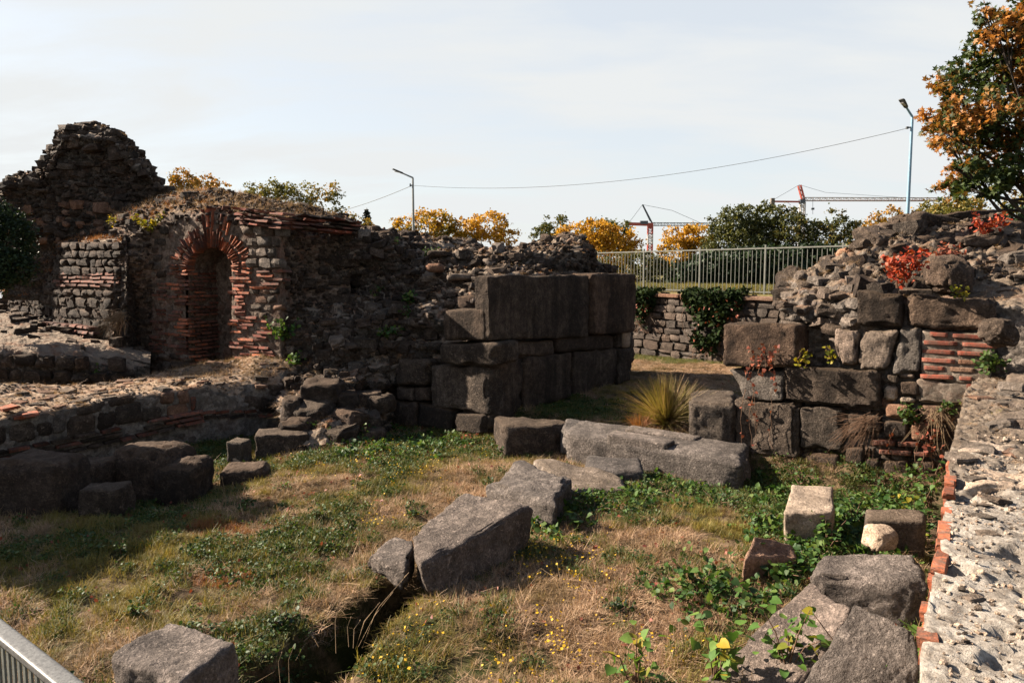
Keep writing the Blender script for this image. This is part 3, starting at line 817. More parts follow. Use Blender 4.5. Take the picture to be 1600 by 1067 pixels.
# voussoirs, two rings, longer at the crown
rsv = np.random.RandomState(5)
def vous(ang, r0, r1, m, th=3.3):
    rc = (r0 + r1) / 2
    cx, cy = NCX + rc * math.cos(ang), NCY - rc * math.sin(ang)
    Y = float(PN.Y(cx, cy)); s = Y / FPX
    rot = rotz(PN.ang) @ roty(-ang)
    link('brick', pooled('brick', m), t_niche, T4(at(cx, cy, Y) + PN.n * (0.015 + rsv.uniform(-.012, .015) - 0.11), rot, ((r1 - r0) * s * 0.95, 0.24, th * s * rsv.uniform(.8, 1.12))))
NV = 36
for k in range(NV):
    a = math.radians(-6 + 192 * k / (NV - 1)) + rsv.uniform(-.008, .008)
    deg = math.degrees(a)
    crown = max(0, 1 - abs(deg - 84) / 26)
    outer = 66 + 26 * sstep(0, 1, np.array(crown * 1.6)) * 1.0
    outer = float(outer) if deg < 125 else 62 + rsv.uniform(-6, 4)
    mid = NRI + 1 + (outer - NRI) * (.5 if k % 2 else .46)
    mm = M_brick if deg < 75 or rsv.rand() < .4 else M_brick_old  # brighter brick on the right side stands in for direct sun
    vous(a, NRI + 1, mid, mm, 2.35)
    if rsv.rand() < .96: vous(a, mid + .8, outer + rsv.uniform(-3, 3), mm)
    if crown > .15: vous(a, outer + 1, outer + 1 + 8 * rsv.rand(), M_brick_old)
# jamb bricks: rows either side
edgeL = lambda x, y: not niche_inside(np.array(x), np.array(y), 1)
lay(t_niche, PN, 262, 297, 424, 556, 5.9, (13, 22), [M_brick, M_brick_old, M_brick_old], 'brick', 'brick', 51, 0.02, 0.1, 0.03, 0.22, 0.06, 0.05, fill=.66)
lay(t_niche, PN, 232, 262, 440, 548, 5.9, (10, 20), [M_brick_old], 'brick', 'brick', 52, 0.02, 0.15, 0.02, 0.2, 0.08, 0.30, fill=.6)
lay(t_niche, PN, 358, 393, 426, 492, 5.7, (15, 19), [M_brick, M_brick, M_brick_r], 'brick', 'brick', 53, -0.01, 0.1, 0.03, 0.22, 0.05, 0.03, fill=.66)
lay(t_niche, PN, 358, 430, 492, 572, 5.9, (15, 25), [M_brick, M_brick_r, M_brick_old], 'brick', 'brick', 54, 0.03, 0.12, 0.02, 0.2, 0.08, 0.12, fill=.62, inside=lambda x, y: x < 395 + (y - 470) * .55)
lay(t_niche, PN, 394, 442, 420, 448, 6.6, (16, 30), [M_brick, M_brick_old], 'brick', 'brick', 55, 0.02, 0.12, 0.05, 0.25, 0.08, 0.05, fill=.6)
# stones: spandrel right of the arch, below, and left
arch_out = lambda x, y: (x - NCX) ** 2 + (y - NCY) ** 2 > 72 ** 2
lay(t_niche, PN, 380, 446, 352, 420, 16, (11, 22), [M_grey, M_ashlar, M_grey], 'stone', 'stone', 56, 0.0, 0.05, 0.06, 0.22, 0.12, 0.0, inside=lambda x, y: arch_out(x, y) or x > 392, warp=.05)
lay(t_niche, PN, 393, 440, 450, 492, 13, (10, 20), [M_warm, M_ashlar], 'stone', 'stone', 57, 0.0, 0.05, 0.02, 0.2, 0.2, 0.1)
lay(t_niche, PN, 196, 262, 372, 425, 13, (9, 18), [M_ashlar, M_grey, M_dark], 'stone', 'stone', 58, 0.0, 0.05, 0.02, 0.2, 0.2, 0.08, inside=arch_out)
lay(t_niche, PN, 190, 236, 430, 560, 15, (10, 24), [M_dark, M_ashlar], 'stone', 'stone', 59, 0.0, 0.05, 0.02, 0.2, 0.25, 0.25)
lay(t_niche, PN, 236, 300, 552, 600, 13, (9, 20), [M_ashlar, M_grey], 'stone', 'stone', 60, 0.0, 0.05, 0.04, 0.2, 0.25, 0.1)
# niche interior: left reveal and back in brick
A = PN.at(NX0 + .5, 500); A = np.array([A[0], A[1]])
PLREV = Plane(A[0], A[1], PN.ang + math.radians(86))
vi = []
def hollow():
    # closed barrel: back wall, reveals and vault, built in metres behind the opening
    pts = []
    for k in range(25):
        a = math.pi * k / 24
        pts.append((NCX - (NRI + 1.5) * math.cos(a), NCY - (NRI + 1.5) * math.sin(a)))
    pts = [(NX0 - 1.5, 604)] + pts + [(NX1 + 1.5, 604)]
    fr = np.array([PN.at(x, y, -0.05) for x, y in pts]); bk = fr - PN.n * 1.0
    n = len(pts)
    v = np.concatenate([fr, bk, [bk.mean(0)]])
    f = [[i, i + 1, n + i + 1, n + i] for i in range(n - 1)]
    me = mk('niche_lining', v, f + [[n + i + 1, n + i, 2 * n] for i in range(n - 1)], M_core_warm, t_niche, False)
hollow()
rsr = np.random.RandomState(8)
fl = PN.at(NX0, 500, 0); s = float(PN.Y(NX0, 500)) / FPX
z_of = lambda py: float(PN.at(NX0, py)[2])
for r_ in range(26):
    z = z_of(428 + r_ * 5.9)
    for c_ in range(3):
        if rsr.rand() < .1: continue
        d = 0.16 + c_ * .32 - (.14 if r_ % 2 else 0)
        if d < .03: continue
        P0 = PN.at(NX0, 500, 0); base = np.array([P0[0], P0[1], z]) - PN.n * d
        link('brick', pooled('brick', M_brick_old if rsr.rand() < .8 else M_brick), t_niche, T4(base - PN.u * .035, rotz(PN.ang + math.pi / 2), (.29, .10, .05)))  # duller brick here stands in for the dimness inside the niche
for r_ in range(30):
    y_ = 395 + r_ * 5.9
    for c_ in range(4):
        x_ = 296 + c_ * 19 + (9 if r_ % 2 else 0)
        if not niche_inside(np.array(x_ + 6.0), np.array(y_), -3) or rsr.rand() < .15: continue
        link('brick', pooled('brick', M_brick_old), t_niche, T4(PN.at(x_ + 6, y_, -1.0), rotz(PN.ang), (.25, .09, .055)))
# brick string courses along the top, running back to the right
def run_bricks(parent, x0, y0, x1, y1, Y0, Y1, L, th, mats, seed, name='brick', depth=.3, skip=.08):
    rs = np.random.RandomState(seed)
    a, b = at(x0, y0, Y0), at(x1, y1, Y1)
    D = np.linalg.norm(b - a); ang = math.atan2(b[1] - a[1], b[0] - a[0]); t = 0
    pit = math.atan2(b[2] - a[2], math.hypot(b[0] - a[0], b[1] - a[1]))
    while t < D:
        l = L * rs.uniform(.7, 1.25)
        if rs.rand() > skip:
            p = a + (b - a) * min(1, (t + l / 2) / D) + [0, rs.uniform(-.03, .03), rs.uniform(-.008, .008)]
            link(name, pooled('brick', mats[rs.randint(len(mats))]), parent, T4(p, rotz(ang + rs.uniform(-.05, .05)) @ roty(-pit), (l * .95, depth, th)))
        t += l
for k in range(4):
    run_bricks(t_niche, 374 + k * 3, 327 + k * 7.2, 444, 334 + k * 7.0, float(PN.Y(374, 330)) - .06, float(PN.Y(444, 335)) - .06, .34, .05, [M_brick_old, M_brick_r, M_brick_old], 70 + k, depth=.4)
    run_bricks(t_niche, 446, 334 + k * 7.0, 546, 347 + k * 6.0, float(PN.Y(444, 335)) - .02, 17.75, .36, .05, [M_brick_old, M_brick_r, M_dark], 75 + k, depth=.5)
rubble_parts(p_niche, t_niche, 60, .16, .42, [M_dark, M_ashlar], 61, lambda px, py, v, n: (py < 326) & (px > 250), sep=0.2)
rubble_stuff(p_niche, t_niche, 1500, .05, .16, M_dark, 62, lambda px, py, v, n: (py < 350) | (px > 445) | (px < 235), sep=0.08)
rubble_parts(p_niche, t_niche, 60, .14, .34, [M_dark, M_ashlar], 63, lambda px, py, v, n: ((px > 448) & (py > 365)) | ((px < 262) & (py < 375) & (py > 325)), sep=0.22)

# ---- wall segment running back to the left, in stone courses between brick bands
XS = lambda px: 22.0 - (px - 20) / 180.0 * 4.4
t_seg = thing('coursed_wall', 'shadowed wall of rounded stones between red brick bands left of the niche', 'ruin', at(110, 520, XS(110)) * [1, 1, 0] + [0, 0, 1.2])
a_, b_ = at(20, 460, XS(20)), at(200, 460, XS(200))
PSG = Plane(a_[0], a_[1], math.atan2(b_[1] - a_[1], b_[0] - a_[0]))
topseg = [(12, 470), (22, 452), (40, 440), (55, 432), (80, 424), (92, 380), (130, 375), (182, 374), (198, 378), (212, 384)]
cols = [(px, [(545, float(PSG.Y(px, 500))), (ty + 8, float(PSG.Y(px, 460)) + .05), (ty, float(PSG.Y(px, 460)) + .2), (ty - 3, float(PSG.Y(px, 460)) + 1.2), (ty + 10, float(PSG.Y(px, 460)) + 1.8)]) for px, ty in topseg]
cols[-1] = (212, [(y_, Y_ + .9) for y_, Y_ in cols[-1][1]])
p_seg = Patch('wall_core', cols, M_core, t_seg, 0.06, 0.05, 0.05, 5.0, 81)
tops = lambda x: np.interp(x, [q[0] for q in topseg], [q[1] for q in topseg])
lay(t_seg, PSG, 92, 190, 378, 422, 14, (8, 15), [M_dark], 'stone', 'stone', 82, 0, .05, .06, .22, .15, .02)  # darkest stone and dull brick stand in for shade on this wall
lay(t_seg, PSG, 82, 186, 424, 444, 6.2, (12, 22), [M_brick_old], 'brick', 'brick', 83, 0.01, .12, .06, .22, .06, .06, fill=.62)
lay(t_seg, PSG, 22, 186, 446, 498, 15, (9, 19), [M_dark, M_dark, M_ashlar], 'stone', 'stone', 84, .05, .05, .05, .22, .2, .03, inside=lambda x, y: y > tops(x) + 4)
for k in range(4):
    a, b = (20, 499 + k * 6.4), (150, 512 + k * 7.6)
    run_bricks(t_seg, *a, *b, float(PSG.Y(*a, .08)), float(PSG.Y(*b, .08)), .36, .06, [M_brick_old], 86 + k)
rubble_stuff(p_seg, t_seg, 500, .06, .16, M_dark, 85, None, sep=0.1)

# ---- dark wall behind the long low wall, with a straw ledge on top
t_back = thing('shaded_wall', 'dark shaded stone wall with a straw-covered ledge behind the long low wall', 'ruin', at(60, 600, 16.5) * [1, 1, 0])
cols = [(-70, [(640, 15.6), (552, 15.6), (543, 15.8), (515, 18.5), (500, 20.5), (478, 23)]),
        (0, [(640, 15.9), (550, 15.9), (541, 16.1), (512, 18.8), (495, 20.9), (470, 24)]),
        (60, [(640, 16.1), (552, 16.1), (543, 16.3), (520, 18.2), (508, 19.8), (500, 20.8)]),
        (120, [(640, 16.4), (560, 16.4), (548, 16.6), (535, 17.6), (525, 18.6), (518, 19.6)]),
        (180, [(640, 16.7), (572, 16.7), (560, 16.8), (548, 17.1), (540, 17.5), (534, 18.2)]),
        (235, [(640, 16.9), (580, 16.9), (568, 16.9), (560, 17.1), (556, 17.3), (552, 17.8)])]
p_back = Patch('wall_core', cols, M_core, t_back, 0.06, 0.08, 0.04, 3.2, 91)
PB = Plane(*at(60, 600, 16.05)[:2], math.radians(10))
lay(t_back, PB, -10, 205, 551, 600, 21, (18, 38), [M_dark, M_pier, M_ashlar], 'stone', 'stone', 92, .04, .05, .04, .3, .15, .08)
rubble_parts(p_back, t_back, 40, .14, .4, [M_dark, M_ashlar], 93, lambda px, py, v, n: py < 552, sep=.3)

# ---- long low wall in front, trodden straw and rubble on its top
t_low = thing('low_wall', 'long low wall with straw-strewn top and plastered stone face running left from the rubble slope', 'ruin', at(200, 700, 13.2) * [1, 1, 0])
lowL = Plane(*at(0, 700, 11.9)[:2], 0)
_a, _b = at(0, 700, 11.9), at(430, 650, 15.5)
PLOW = Plane(_a[0], _a[1], math.atan2(_b[1] - _a[1], _b[0] - _a[0]))
lt = [(-160, 690), (-80, 672), (0, 652), (60, 640), (110, 632), (170, 622), (240, 611), (320, 600), (400, 596), (440, 596), (480, 598), (525, 606)]
lbk = [(-160, 606, 13.2), (-80, 602, 13.2), (0, 598, 13.6), (60, 600, 14.0), (110, 602, 14.4), (170, 598, 15.0), (240, 584, 16.0), (320, 566, 17.0), (400, 556, 16.45), (440, 560, 16.3), (480, 575, 16.3), (525, 585, 16.7)]
cols = []
for (px, ty), (_, by, bY) in zip(lt, lbk):
    Yf = float(PLOW.Y(px, ty)) 
    cols.append((px, [(ty + 120, Yf - .03), (ty + 5, Yf), (ty, Yf + .12), (ty * .6 + by * .4, Yf * .6 + bY * .4), (by + 2, bY - .15), (by, bY), (by + 16, bY + .1), (by + 60, bY + .2)]))
p_low = Patch('wall_core', cols, M_lowface, t_low, 0.04, 0.045, 0.035, 5.5, 101, 1.2, hf=0.02, post=lambda px, py: np.where(px < 440, 0.8, 1.6))
ltf = lambda x: np.interp(x, [q[0] for q in lt], [q[1] for q in lt])
for k, (x0, x1, y0, y1, m) in enumerate([(15, 55, 16, 46, M_ashlar), (57, 82, 20, 44, M_ashlar), (84, 105, 12, 44, M_grey), (106, 150, 20, 55, M_ashlar), (120, 165, 4, 20, M_dark), (152, 180, 18, 48, M_dark),
        (181, 222, 14, 46, M_dark), (168, 210, 1, 14, M_dark), (224, 256, 24, 46, M_ashlar), (252, 276, 3, 24, M_warm), (277, 298, 6, 26, M_warm), (262, 296, 26, 48, M_warm), (298, 308, 18, 40, M_brick_old),
        (-40, 12, 14, 44, M_ashlar), (-90, -44, 10, 44, M_dark), (384, 410, 22, 44, M_ashlar), (420, 448, 6, 26, M_ashlar), (405, 432, 26, 50, M_dark), (450, 474, 14, 40, M_dark)]):
    t0, t1 = float(ltf(x0)), float(ltf(x1))
    ashlar(t_low, PLOW, [(x0, t0 + y0), (x1, t1 + y0), (x1, t1 + y1), (x0, t0 + y1)], m, .25, .035, 'stone', 5, .07, .025, 200 + k, .3, freq=4)
for k, (y0, y1) in enumerate([(708, 648), (719, 657), (731, 664)]):
    a, b = (-60, y0 + 11), (300, y1 - 4)
    run_bricks(t_low, *a, *b, float(PLOW.Y(*a, .0)), float(PLOW.Y(*b, .0)), .36, .055, [M_brick_old, M_dark], 110 + k, depth=.2)
lay(t_low, PLOW, 300, 440, 642, 655, 7, (18, 30), [M_brick_old, M_dark], 'brick', 'brick', 115, -.03, .1, .03, .2, .1, .2, fill=.7)
for k, (x0, y0, x1) in enumerate([(-2, 640, 12), (18, 652, 36), (36, 648, 58)]):
    run_bricks(t_low, x0, y0, x1, y0 - 3, 12.1, 12.2, .3, .05, [M_brick], 120 + k, skip=0)
rubble_parts(p_low, t_low, 70, .10, .30, [M_grey, M_warm, M_ashlar], 116, lambda px, py, v, n: (n[:, 2] > .6) & (px < 500), sep=.22, kinds=('slab',), tilt=.12, flat=.3, sink=.0)
rubble_stuff(p_low, t_low, 900, .02, .07, M_grey, 117, lambda px, py, v, n: (n[:, 2] > .5), sep=.05)

# ---- the broken middle: rubble slope between niche wall and gate
t_mid = thing('rubble_wall', 'collapsed rubble masonry slope between the brick niche and the gate pier', 'ruin', at(600, 650, 17) * [1, 1, 0])
cols = [
 (428, [(600, 16.8), (540, 16.9), (500, 17.0), (470, 17.1), (440, 17.3), (415, 17.5), (400, 18)]),
 (455, [(700, 13.4), (662, 14.1), (625, 15.0), (585, 15.8), (540, 16.2), (500, 16.7), (460, 17.0), (400, 17.3), (375, 17.5), (360, 18.3)]),
 (490, [(712, 13.0), (668, 13.9), (625, 14.7), (575, 15.6), (540, 16.0), (500, 16.6), (462, 17.2), (440, 17.9), (400, 17.6), (372, 17.6), (362, 18.4), (372, 19.6)]),
 (530, [(712, 13.1), (672, 14.0), (640, 14.7), (600, 15.4), (560, 15.9), (510, 16.5), (482, 17.2), (470, 18.6), (448, 18.7), (438, 17.7), (400, 17.6), (366, 17.8), (356, 18.6), (370, 19.8)]),
 (570, [(705, 13.6), (670, 14.5), (625, 16.0), (575, 16.3), (560, 16.3), (510, 16.6), (478, 17.2), (450, 17.6), (420, 17.6), (385, 17.7), (362, 18.0), (355, 18.8), (370, 19.8)]),
 (610, [(680, 16.5), (600, 16.6), (552, 16.4), (535, 16.4), (508, 16.7), (470, 17.0), (440, 17.3), (410, 17.6), (382, 17.9), (366, 18.3), (362, 19.0), (376, 20)]),
 (650, [(680, 16.2), (600, 16.3), (545, 16.2), (528, 16.2), (500, 16.5), (462, 16.9), (430, 17.3), (400, 17.7), (386, 18.2), (374, 18.8), (385, 20)]),
 (690, [(680, 15.9), (560, 15.9), (520, 16.0), (490, 16.1), (465, 16.3), (440, 16.7), (412, 17.3), (392, 17.8), (379, 18.5), (388, 20)]),
 (730, [(680, 15.6), (560, 15.6), (500, 15.7), (465, 15.9), (445, 16.1), (428, 16.6), (408, 17.2), (390, 17.8), (378, 18.6), (386, 20)]),
 (775, [(640, 15.6), (560, 15.7), (480, 15.8), (440, 15.6), (424, 16.2), (410, 16.9), (394, 17.6), (378, 18.4), (386, 20)]),
 (830, [(640, 16.6), (560, 16.6), (500, 16.7), (436, 16.6), (420, 17.0), (408, 17.5), (392, 18.0), (378, 18.9), (388, 20.4)]),
 (880, [(640, 17.8), (560, 17.8), (500, 17.8), (438, 17.7), (420, 18.1), (404, 18.5), (388, 19.0), (376, 19.6), (392, 21)]),
 (905, [(620, 18.4), (540, 18.4), (450, 18.4), (425, 18.6), (405, 19.0), (390, 19.4), (380, 20.0), (398, 21)]),
 (930, [(610, 19.0), (540, 19.0), (450, 19.0), (430, 19.1), (418, 19.4), (408, 19.8), (402, 20.3), (425, 21)]),
 (960, [(600, 20.2), (540, 20.2), (450, 20.2), (432, 20.3), (429, 20.6), (428, 20.9), (429, 21.2), (450, 21.5)]),
 (988, [(590, 21.2), (540, 21.2), (450, 21.2), (438, 21.2), (436, 21.3), (436, 21.4), (438, 21.5), (460, 21.8)])]
p_mid = Patch('rubble_core', cols, M_core, t_mid, 0.045, 0.22, 0.15, 3.8, 131, 1.9, hf=.035, ledge=.20, post=lambda px, py: np.where((px > 775) & (py > 425), .25, 1.0))
clear = lambda px, py, v, n: ~((py > 600) & (px < 600)) & ~((px > 755) & (py > 428)) & ~((px > 575) & (py > 560)) & ~((px > 685) & (py > 478))
rubble_parts(p_mid, t_mid, 165, .20, .52, [M_dark, M_ashlar, M_dark, M_grey], 132, lambda px, py, v, n: clear(px, py, v, n) & (py < 480), sep=.24)
rubble_parts(p_mid, t_mid, 110, .18, .48, [M_dark, M_ashlar, M_grey, M_dark], 133, lambda px, py, v, n: clear(px, py, v, n) & (py >= 470), sep=.24)
rubble_stuff(p_mid, t_mid, 1300, .06, .22, M_dark, 134, clear, sep=.07)
rubble_stuff(p_mid, t_mid, 900, .05, .14, M_ashlar, 135, clear, name='loose_rubble', sep=.08)
# some single large stones seen in the slope
def loose(name, label, c8, m, n=12, rnd=.06, amp=.035, seed=0, cat='stone block', group=None, freq=2.2, chip=.6, parent=None):
    v, f = hexstone(c8, n, rnd, amp, freq, seed, chip)
    if parent is not None: return mk(name, v, f, m, parent, True)
    base = np.array([v[:, 0].mean(), v[:, 1].mean(), v[:, 2].min()])
    me = mesh(name, v - base, f, m, True)
    return link(name, me, None, T4(base, np.eye(3), (1, 1, 1)), label, cat, group)
def facebox(x0, y0, x1, y1, Y, depth, lean=0.0, yaw=0.0):
    """box with its front face on photo rect at distance Y"""
    a, b = at(x0, y1, Y), at(x1, y0, Y)
    w, h = b[0] - a[0], b[2] - a[2]
    c = box8(-w / 2, w / 2, 0, depth, 0, h)
    c = c @ (rotz(yaw) @ rotx(lean)).T
    return c + [(a[0] + b[0]) / 2, Y, a[2]]
for k, (x0, y0, x1, y1, Y, d, m) in enumerate([(535, 362, 555, 377, 17.7, .3, M_ashlar), (556, 358, 575, 376, 17.6, .3, M_grey), (590, 360, 615, 376, 17.9, .4, M_dark), (578, 353, 592, 363, 18.2, .3, M_ashlar),
        (632, 496, 668, 512, 16.2, .4, M_ashlar), (668, 390, 700, 402, 17.6, .4, M_ashlar), (490, 385, 505, 402, 17.5, .3, M_ashlar), (665, 412, 690, 425, 16.9, .4, M_warm), (700, 428, 745, 438, 16.5, .4, M_grey),
        (438, 455, 456, 470, 16.9, .3, M_grey), (545, 528, 588, 552, 16.2, .4, M_dark), (590, 530, 622, 552, 16.3, .4, M_dark), (624, 532, 676, 556, 16.1, .4, M_ashlar), (735, 466, 748, 478, 15.6, .3, M_slabm)]):
    loose('stone', None, facebox(x0, y0, x1, y1, Y, d, 0, R.uniform(-.2, .2)), m, 6, .08, .03, 300 + k, parent=t_mid)

for k, (x0, y0, x1, y1, Y, d) in enumerate([(458, 636, 508, 668, 13.75, .7), (506, 644, 552, 676, 13.7, .7), (468, 600, 526, 636, 14.2, .8), (550, 648, 594, 682, 14.1, .6), (524, 612, 566, 644, 14.5, .7), (434, 662, 480, 692, 13.4, .6), (496, 674, 540, 700, 13.2, .6), (432, 624, 466, 660, 13.9, .6), (474, 664, 500, 688, 13.45, .5), (566, 624, 600, 650, 14.9, .6)]):
    loose('stone', None, facebox(x0, y0, x1, y1, Y, d, R.uniform(-.15, .2), R.uniform(-.55, .55)), M_dark if k % 3 else M_ashlar, 12, .11, .06, 340 + k, parent=t_mid)  # mostly dark stone, in place of shade over the slope foot

# ---- left gate pier of big squared blocks
PFL = Plane(-0.44, 14.6, math.radians(-36))                 # face towards the yard
_a, _b = atz(765, 648, .35), atz(985, 600, .35)
PPS = Plane(_a[0], _a[1], math.atan2(_b[1] - _a[1], _b[0] - _a[0]))   # face of the passage
PPS.n = -PPS.n if PPS.n[0] < 0 else PPS.n
if PPS.n[1] > 0: pass
t_pl = thing('gate_pier', 'dark left gate pier of huge squared blocks stained black, facing the passage', 'ruin', at(770, 650, 15.2) * [1, 1, 0])
inb = -PPS.n
def pblk(q, m=M_pier, depth=.9, off=0, **kw): return ashlar(t_pl, PPS, q, m, depth, off, **kw)
def fblk(q, m=M_ashlar, depth=.8, off=0, **kw): return ashlar(t_pl, PFL, q, m, depth, off, **kw)
pblk([(764, 431), (922, 430), (921, 526), (766, 532)], M_pier, .40, .10, n=36, rnd=.04, amp=.022, seed=1, chip=.9, label='big upper block streaked with black stains')
pblk([(926, 427), (996, 428), (993, 519), (926, 524)], M_pier, .95, .16, n=28, rnd=.07, amp=.02, seed=2, chip=.8)
pblk([(766, 536), (868, 530), (868, 556), (768, 560)], M_dark, .5, -.03, n=12, rnd=.1, amp=.05, seed=3)
pblk([(870, 528), (962, 522), (963, 545), (871, 552)], M_dark, .5, .02, n=12, rnd=.1, amp=.04, seed=4)
pblk([(964, 521), (974, 520), (974, 544), (964, 545)], M_ashlar, .3, .0, n=6, rnd=.06, amp=.03, seed=5)
pblk([(975, 520), (986, 520), (985, 543), (975, 544)], M_pale, .3, .03, n=6, rnd=.04, amp=.02, seed=6, label='small pale stone')
pblk([(766, 562), (818, 558), (818, 655), (766, 672)], M_pier, .8, .0, n=12, seed=7)
pblk([(821, 558), (895, 550), (896, 622), (821, 640)], M_pier, .8, .03, n=14, seed=8, rnd=.06)
pblk([(898, 550), (964, 545), (964, 604), (898, 620)], M_pier, .8, .0, n=12, seed=9)
pblk([(966, 545), (987, 543), (986, 594), (966, 602)], M_ashlar, .8, .0, n=10, seed=10)
fblk([(692, 484), (757, 483), (758, 532), (695, 532)], M_pier, .8, .12, n=18, seed=11, amp=.02, rnd=.04, label='stepped block jutting out at mid height')
fblk([(748, 434), (768, 432), (768, 482), (746, 480)], M_ashlar, .5, .0, n=8, seed=12, rnd=.08)
fblk([(686, 537), (776, 536), (776, 572), (690, 569)], M_ashlar, .8, .14, n=14, seed=13, rnd=.09)
fblk([(671, 571), (768, 573), (766, 648), (670, 636)], M_ashlar, .8, .02, n=26, seed=14, rnd=.06, label='large rough grey block, sunlit')
fblk([(617, 561), (669, 562), (669, 603), (617, 600)], M_ashlar, .7, .05, n=12, seed=15, rnd=.08)
fblk([(582, 556), (615, 560), (615, 602), (594, 596)], M_grey, .6, .0, n=10, seed=16, rnd=.05)
fblk([(617, 605), (645, 606), (645, 626), (617, 624)], M_ashlar, .5, .0, n=6, seed=17, rnd=.04)
fblk([(647, 606), (669, 606), (669, 628), (647, 628)], M_ashlar, .5, .03, n=6, seed=18, rnd=.04)
fblk([(606, 626), (650, 628), (650, 668), (608, 664)], M_dark, .6, .02, n=8, seed=19)
fblk([(652, 628), (706, 642), (706, 676), (652, 668)], M_dark, .6, .0, n=8, seed=20, rnd=.06)
fblk([(708, 646), (757, 650), (757, 680), (708, 678)], M_ashlar, .6, .08, n=10, seed=21, rnd=.045)
fblk([(560, 604), (604, 604), (606, 640), (562, 636)], M_dark, .5, .0, n=8, seed=22)

# ---- threshold of the gate
t_th = thing('gate_threshold', 'worn sunlit stone sill with wheel grooves between the two gate piers', 'threshold', atz(960, 690, 0.0))
def topquad(pts, z, th, sink=0.0):
    """slab from four photo points of its top face (front-left, front-right, back-right, back-left), height z (scalar or 4)"""
    z = [z] * 4 if np.isscalar(z) else z
    t = np.array([atz(p[0], p[1], zz) for p, zz in zip(pts, z)])
    b = t.copy(); b[:, 2] = t[:, 2] - th
    return np.concatenate([b, t])
loose('step_block', None, topquad([(788, 666), (874, 664), (905, 655), (770, 645)], .42, .85), M_ashlar, 16, .1, .04, 401, parent=t_th)
loose('long_sill', None, topquad([(882, 673), (1158, 724), (1170, 688), (905, 655)], [.40, .27, .36, .42], .65), M_slabm, 40, .09, .035, 402, parent=t_th, freq=2.0)
loose('step_block', None, topquad([(876, 668), (906, 674), (915, 655), (884, 652)], [.40, .40, .41, .41], .5), M_slabm, 12, .06, .03, 403, parent=t_th)
loose('raised_kerb', None, topquad([(948, 678), (1042, 694), (1056, 687), (960, 671)], [.445, .40, .41, .445], .2), M_slabm, 16, .03, .008, 404, parent=t_th)
loose('raised_kerb', None, topquad([(975, 668), (1085, 686), (1098, 680), (988, 663)], [.45, .395, .40, .45], .2), M_slabm, 16, .03, .008, 405, parent=t_th)
loose('step_block', None, topquad([(1134, 722), (1170, 722), (1172, 712), (1136, 710)], .2, .35), M_grey, 8, .08, .04, 406, parent=t_th)

# ---- right gate pier
PFR = Plane(3.8, 12.5, math.atan2(-1.8, 2.5))
t_pr = thing('gate_pier', 'right gate pier of big squared blocks under a heap of loose rocks, sunlit', 'ruin', at(1300, 740, 11.6) * [1, 1, 0])
pl = lambda px, py=500, o=0.0: float(PFR.Y(px, py, o))
def rcol(px, lst): return (px, [(py, pl(px, max(py, 440)) + d) for py, d in lst])
cols = [rcol(1218, [(640, .5), (520, .6), (500, .5), (475, .55), (450, .9), (460, 1.5)]),
 rcol(1232, [(740, .3), (640, .3), (512, .3), (480, .35), (450, .6), (432, 1.0), (440, 1.9)]),
 rcol(1255, [(750, .15), (640, .2), (585, .35), (512, .4), (480, .3), (440, .55), (421, 1.0), (432, 2.2)]),
 rcol(1290, [(750, .12), (640, .15), (585, .35), (520, .5), (470, .35), (435, .7), (417, 1.2), (430, 2.4)]),
 rcol(1325, [(755, .1), (640, .1), (520, .15), (470, .15), (440, .4), (418, .9), (402, 1.5), (420, 2.8)]),
 rcol(1350, [(758, .08), (640, .1), (460, .1), (448, .3), (420, .9), (395, 1.5), (378, 2.1), (400, 3.2)]),
 rcol(1400, [(765, .08), (640, .1), (462, .1), (452, .35), (425, .9), (395, 1.4), (366, 2.2), (390, 3.4)]),
 rcol(1440, [(770, .08), (640, .1), (466, .1), (455, .4), (425, 1.0), (390, 1.7), (352, 2.5), (380, 3.8)]),
 rcol(1500, [(775, .08), (640, .1), (470, .1), (458, .5), (425, 1.2), (385, 2.0), (340, 2.8), (370, 4.2)]),
 rcol(1560, [(770, .05), (640, .0), (475, .05), (462, .5), (425, 1.3), (390, 2.2), (340, 3.0), (380, 4.4)]),
 rcol(1610, [(770, .0), (600, -.1), (480, .0), (460, .5), (425, 1.3), (400, 2.2), (372, 3.0), (400, 4.4)]),
 rcol(1680, [(770, .0), (600, -.1), (480, .0), (460, .5), (425, 1.3), (400, 2.2), (375, 3.0), (400, 4.4)])]
p_pr = Patch('rubble_core', cols, M_core_right, t_pr, 0.035, 0.16, 0.14, 3.6, 151, 1.5, hf=.045, ledge=.05, post=lambda px, py: np.where((px > 1330) & (py > 445), .4, 1.0))
def rblk(q, m=M_ashlar, depth=.7, off=.05, **kw): return ashlar(t_pr, PFR, q, m, depth, off, **kw)
rblk([(1128, 506), (1247, 508), (1246, 578), (1129, 573)], M_pier, .85, .16, n=30, seed=31, rnd=.07, chip=.7, label='dark corner block jutting left over the passage')
rblk([(1136, 578), (1224, 581), (1223, 627), (1164, 624)], M_grey, .6, .06, n=14, seed=32, rnd=.03, amp=.025)
rblk([(1227, 573), (1379, 580), (1378, 642), (1226, 627)], M_pier, .6, .10, n=30, seed=33, rnd=.045)
rblk([(1147, 627), (1246, 631), (1245, 719), (1149, 708)], M_ashlar, .7, .12, n=28, seed=34, rnd=.04)
rblk([(1249, 634), (1321, 640), (1318, 705), (1249, 702)], M_ashlar, .6, .08, n=16, seed=35, rnd=.04)
rblk([(1323, 643), (1352, 646), (1350, 682), (1323, 680)], M_ashlar, .4, .05, n=10, seed=36, rnd=.05)
rblk([(1337, 453), (1408, 457), (1407, 512), (1337, 510)], M_pier, .6, .12, n=16, seed=37, rnd=.045)
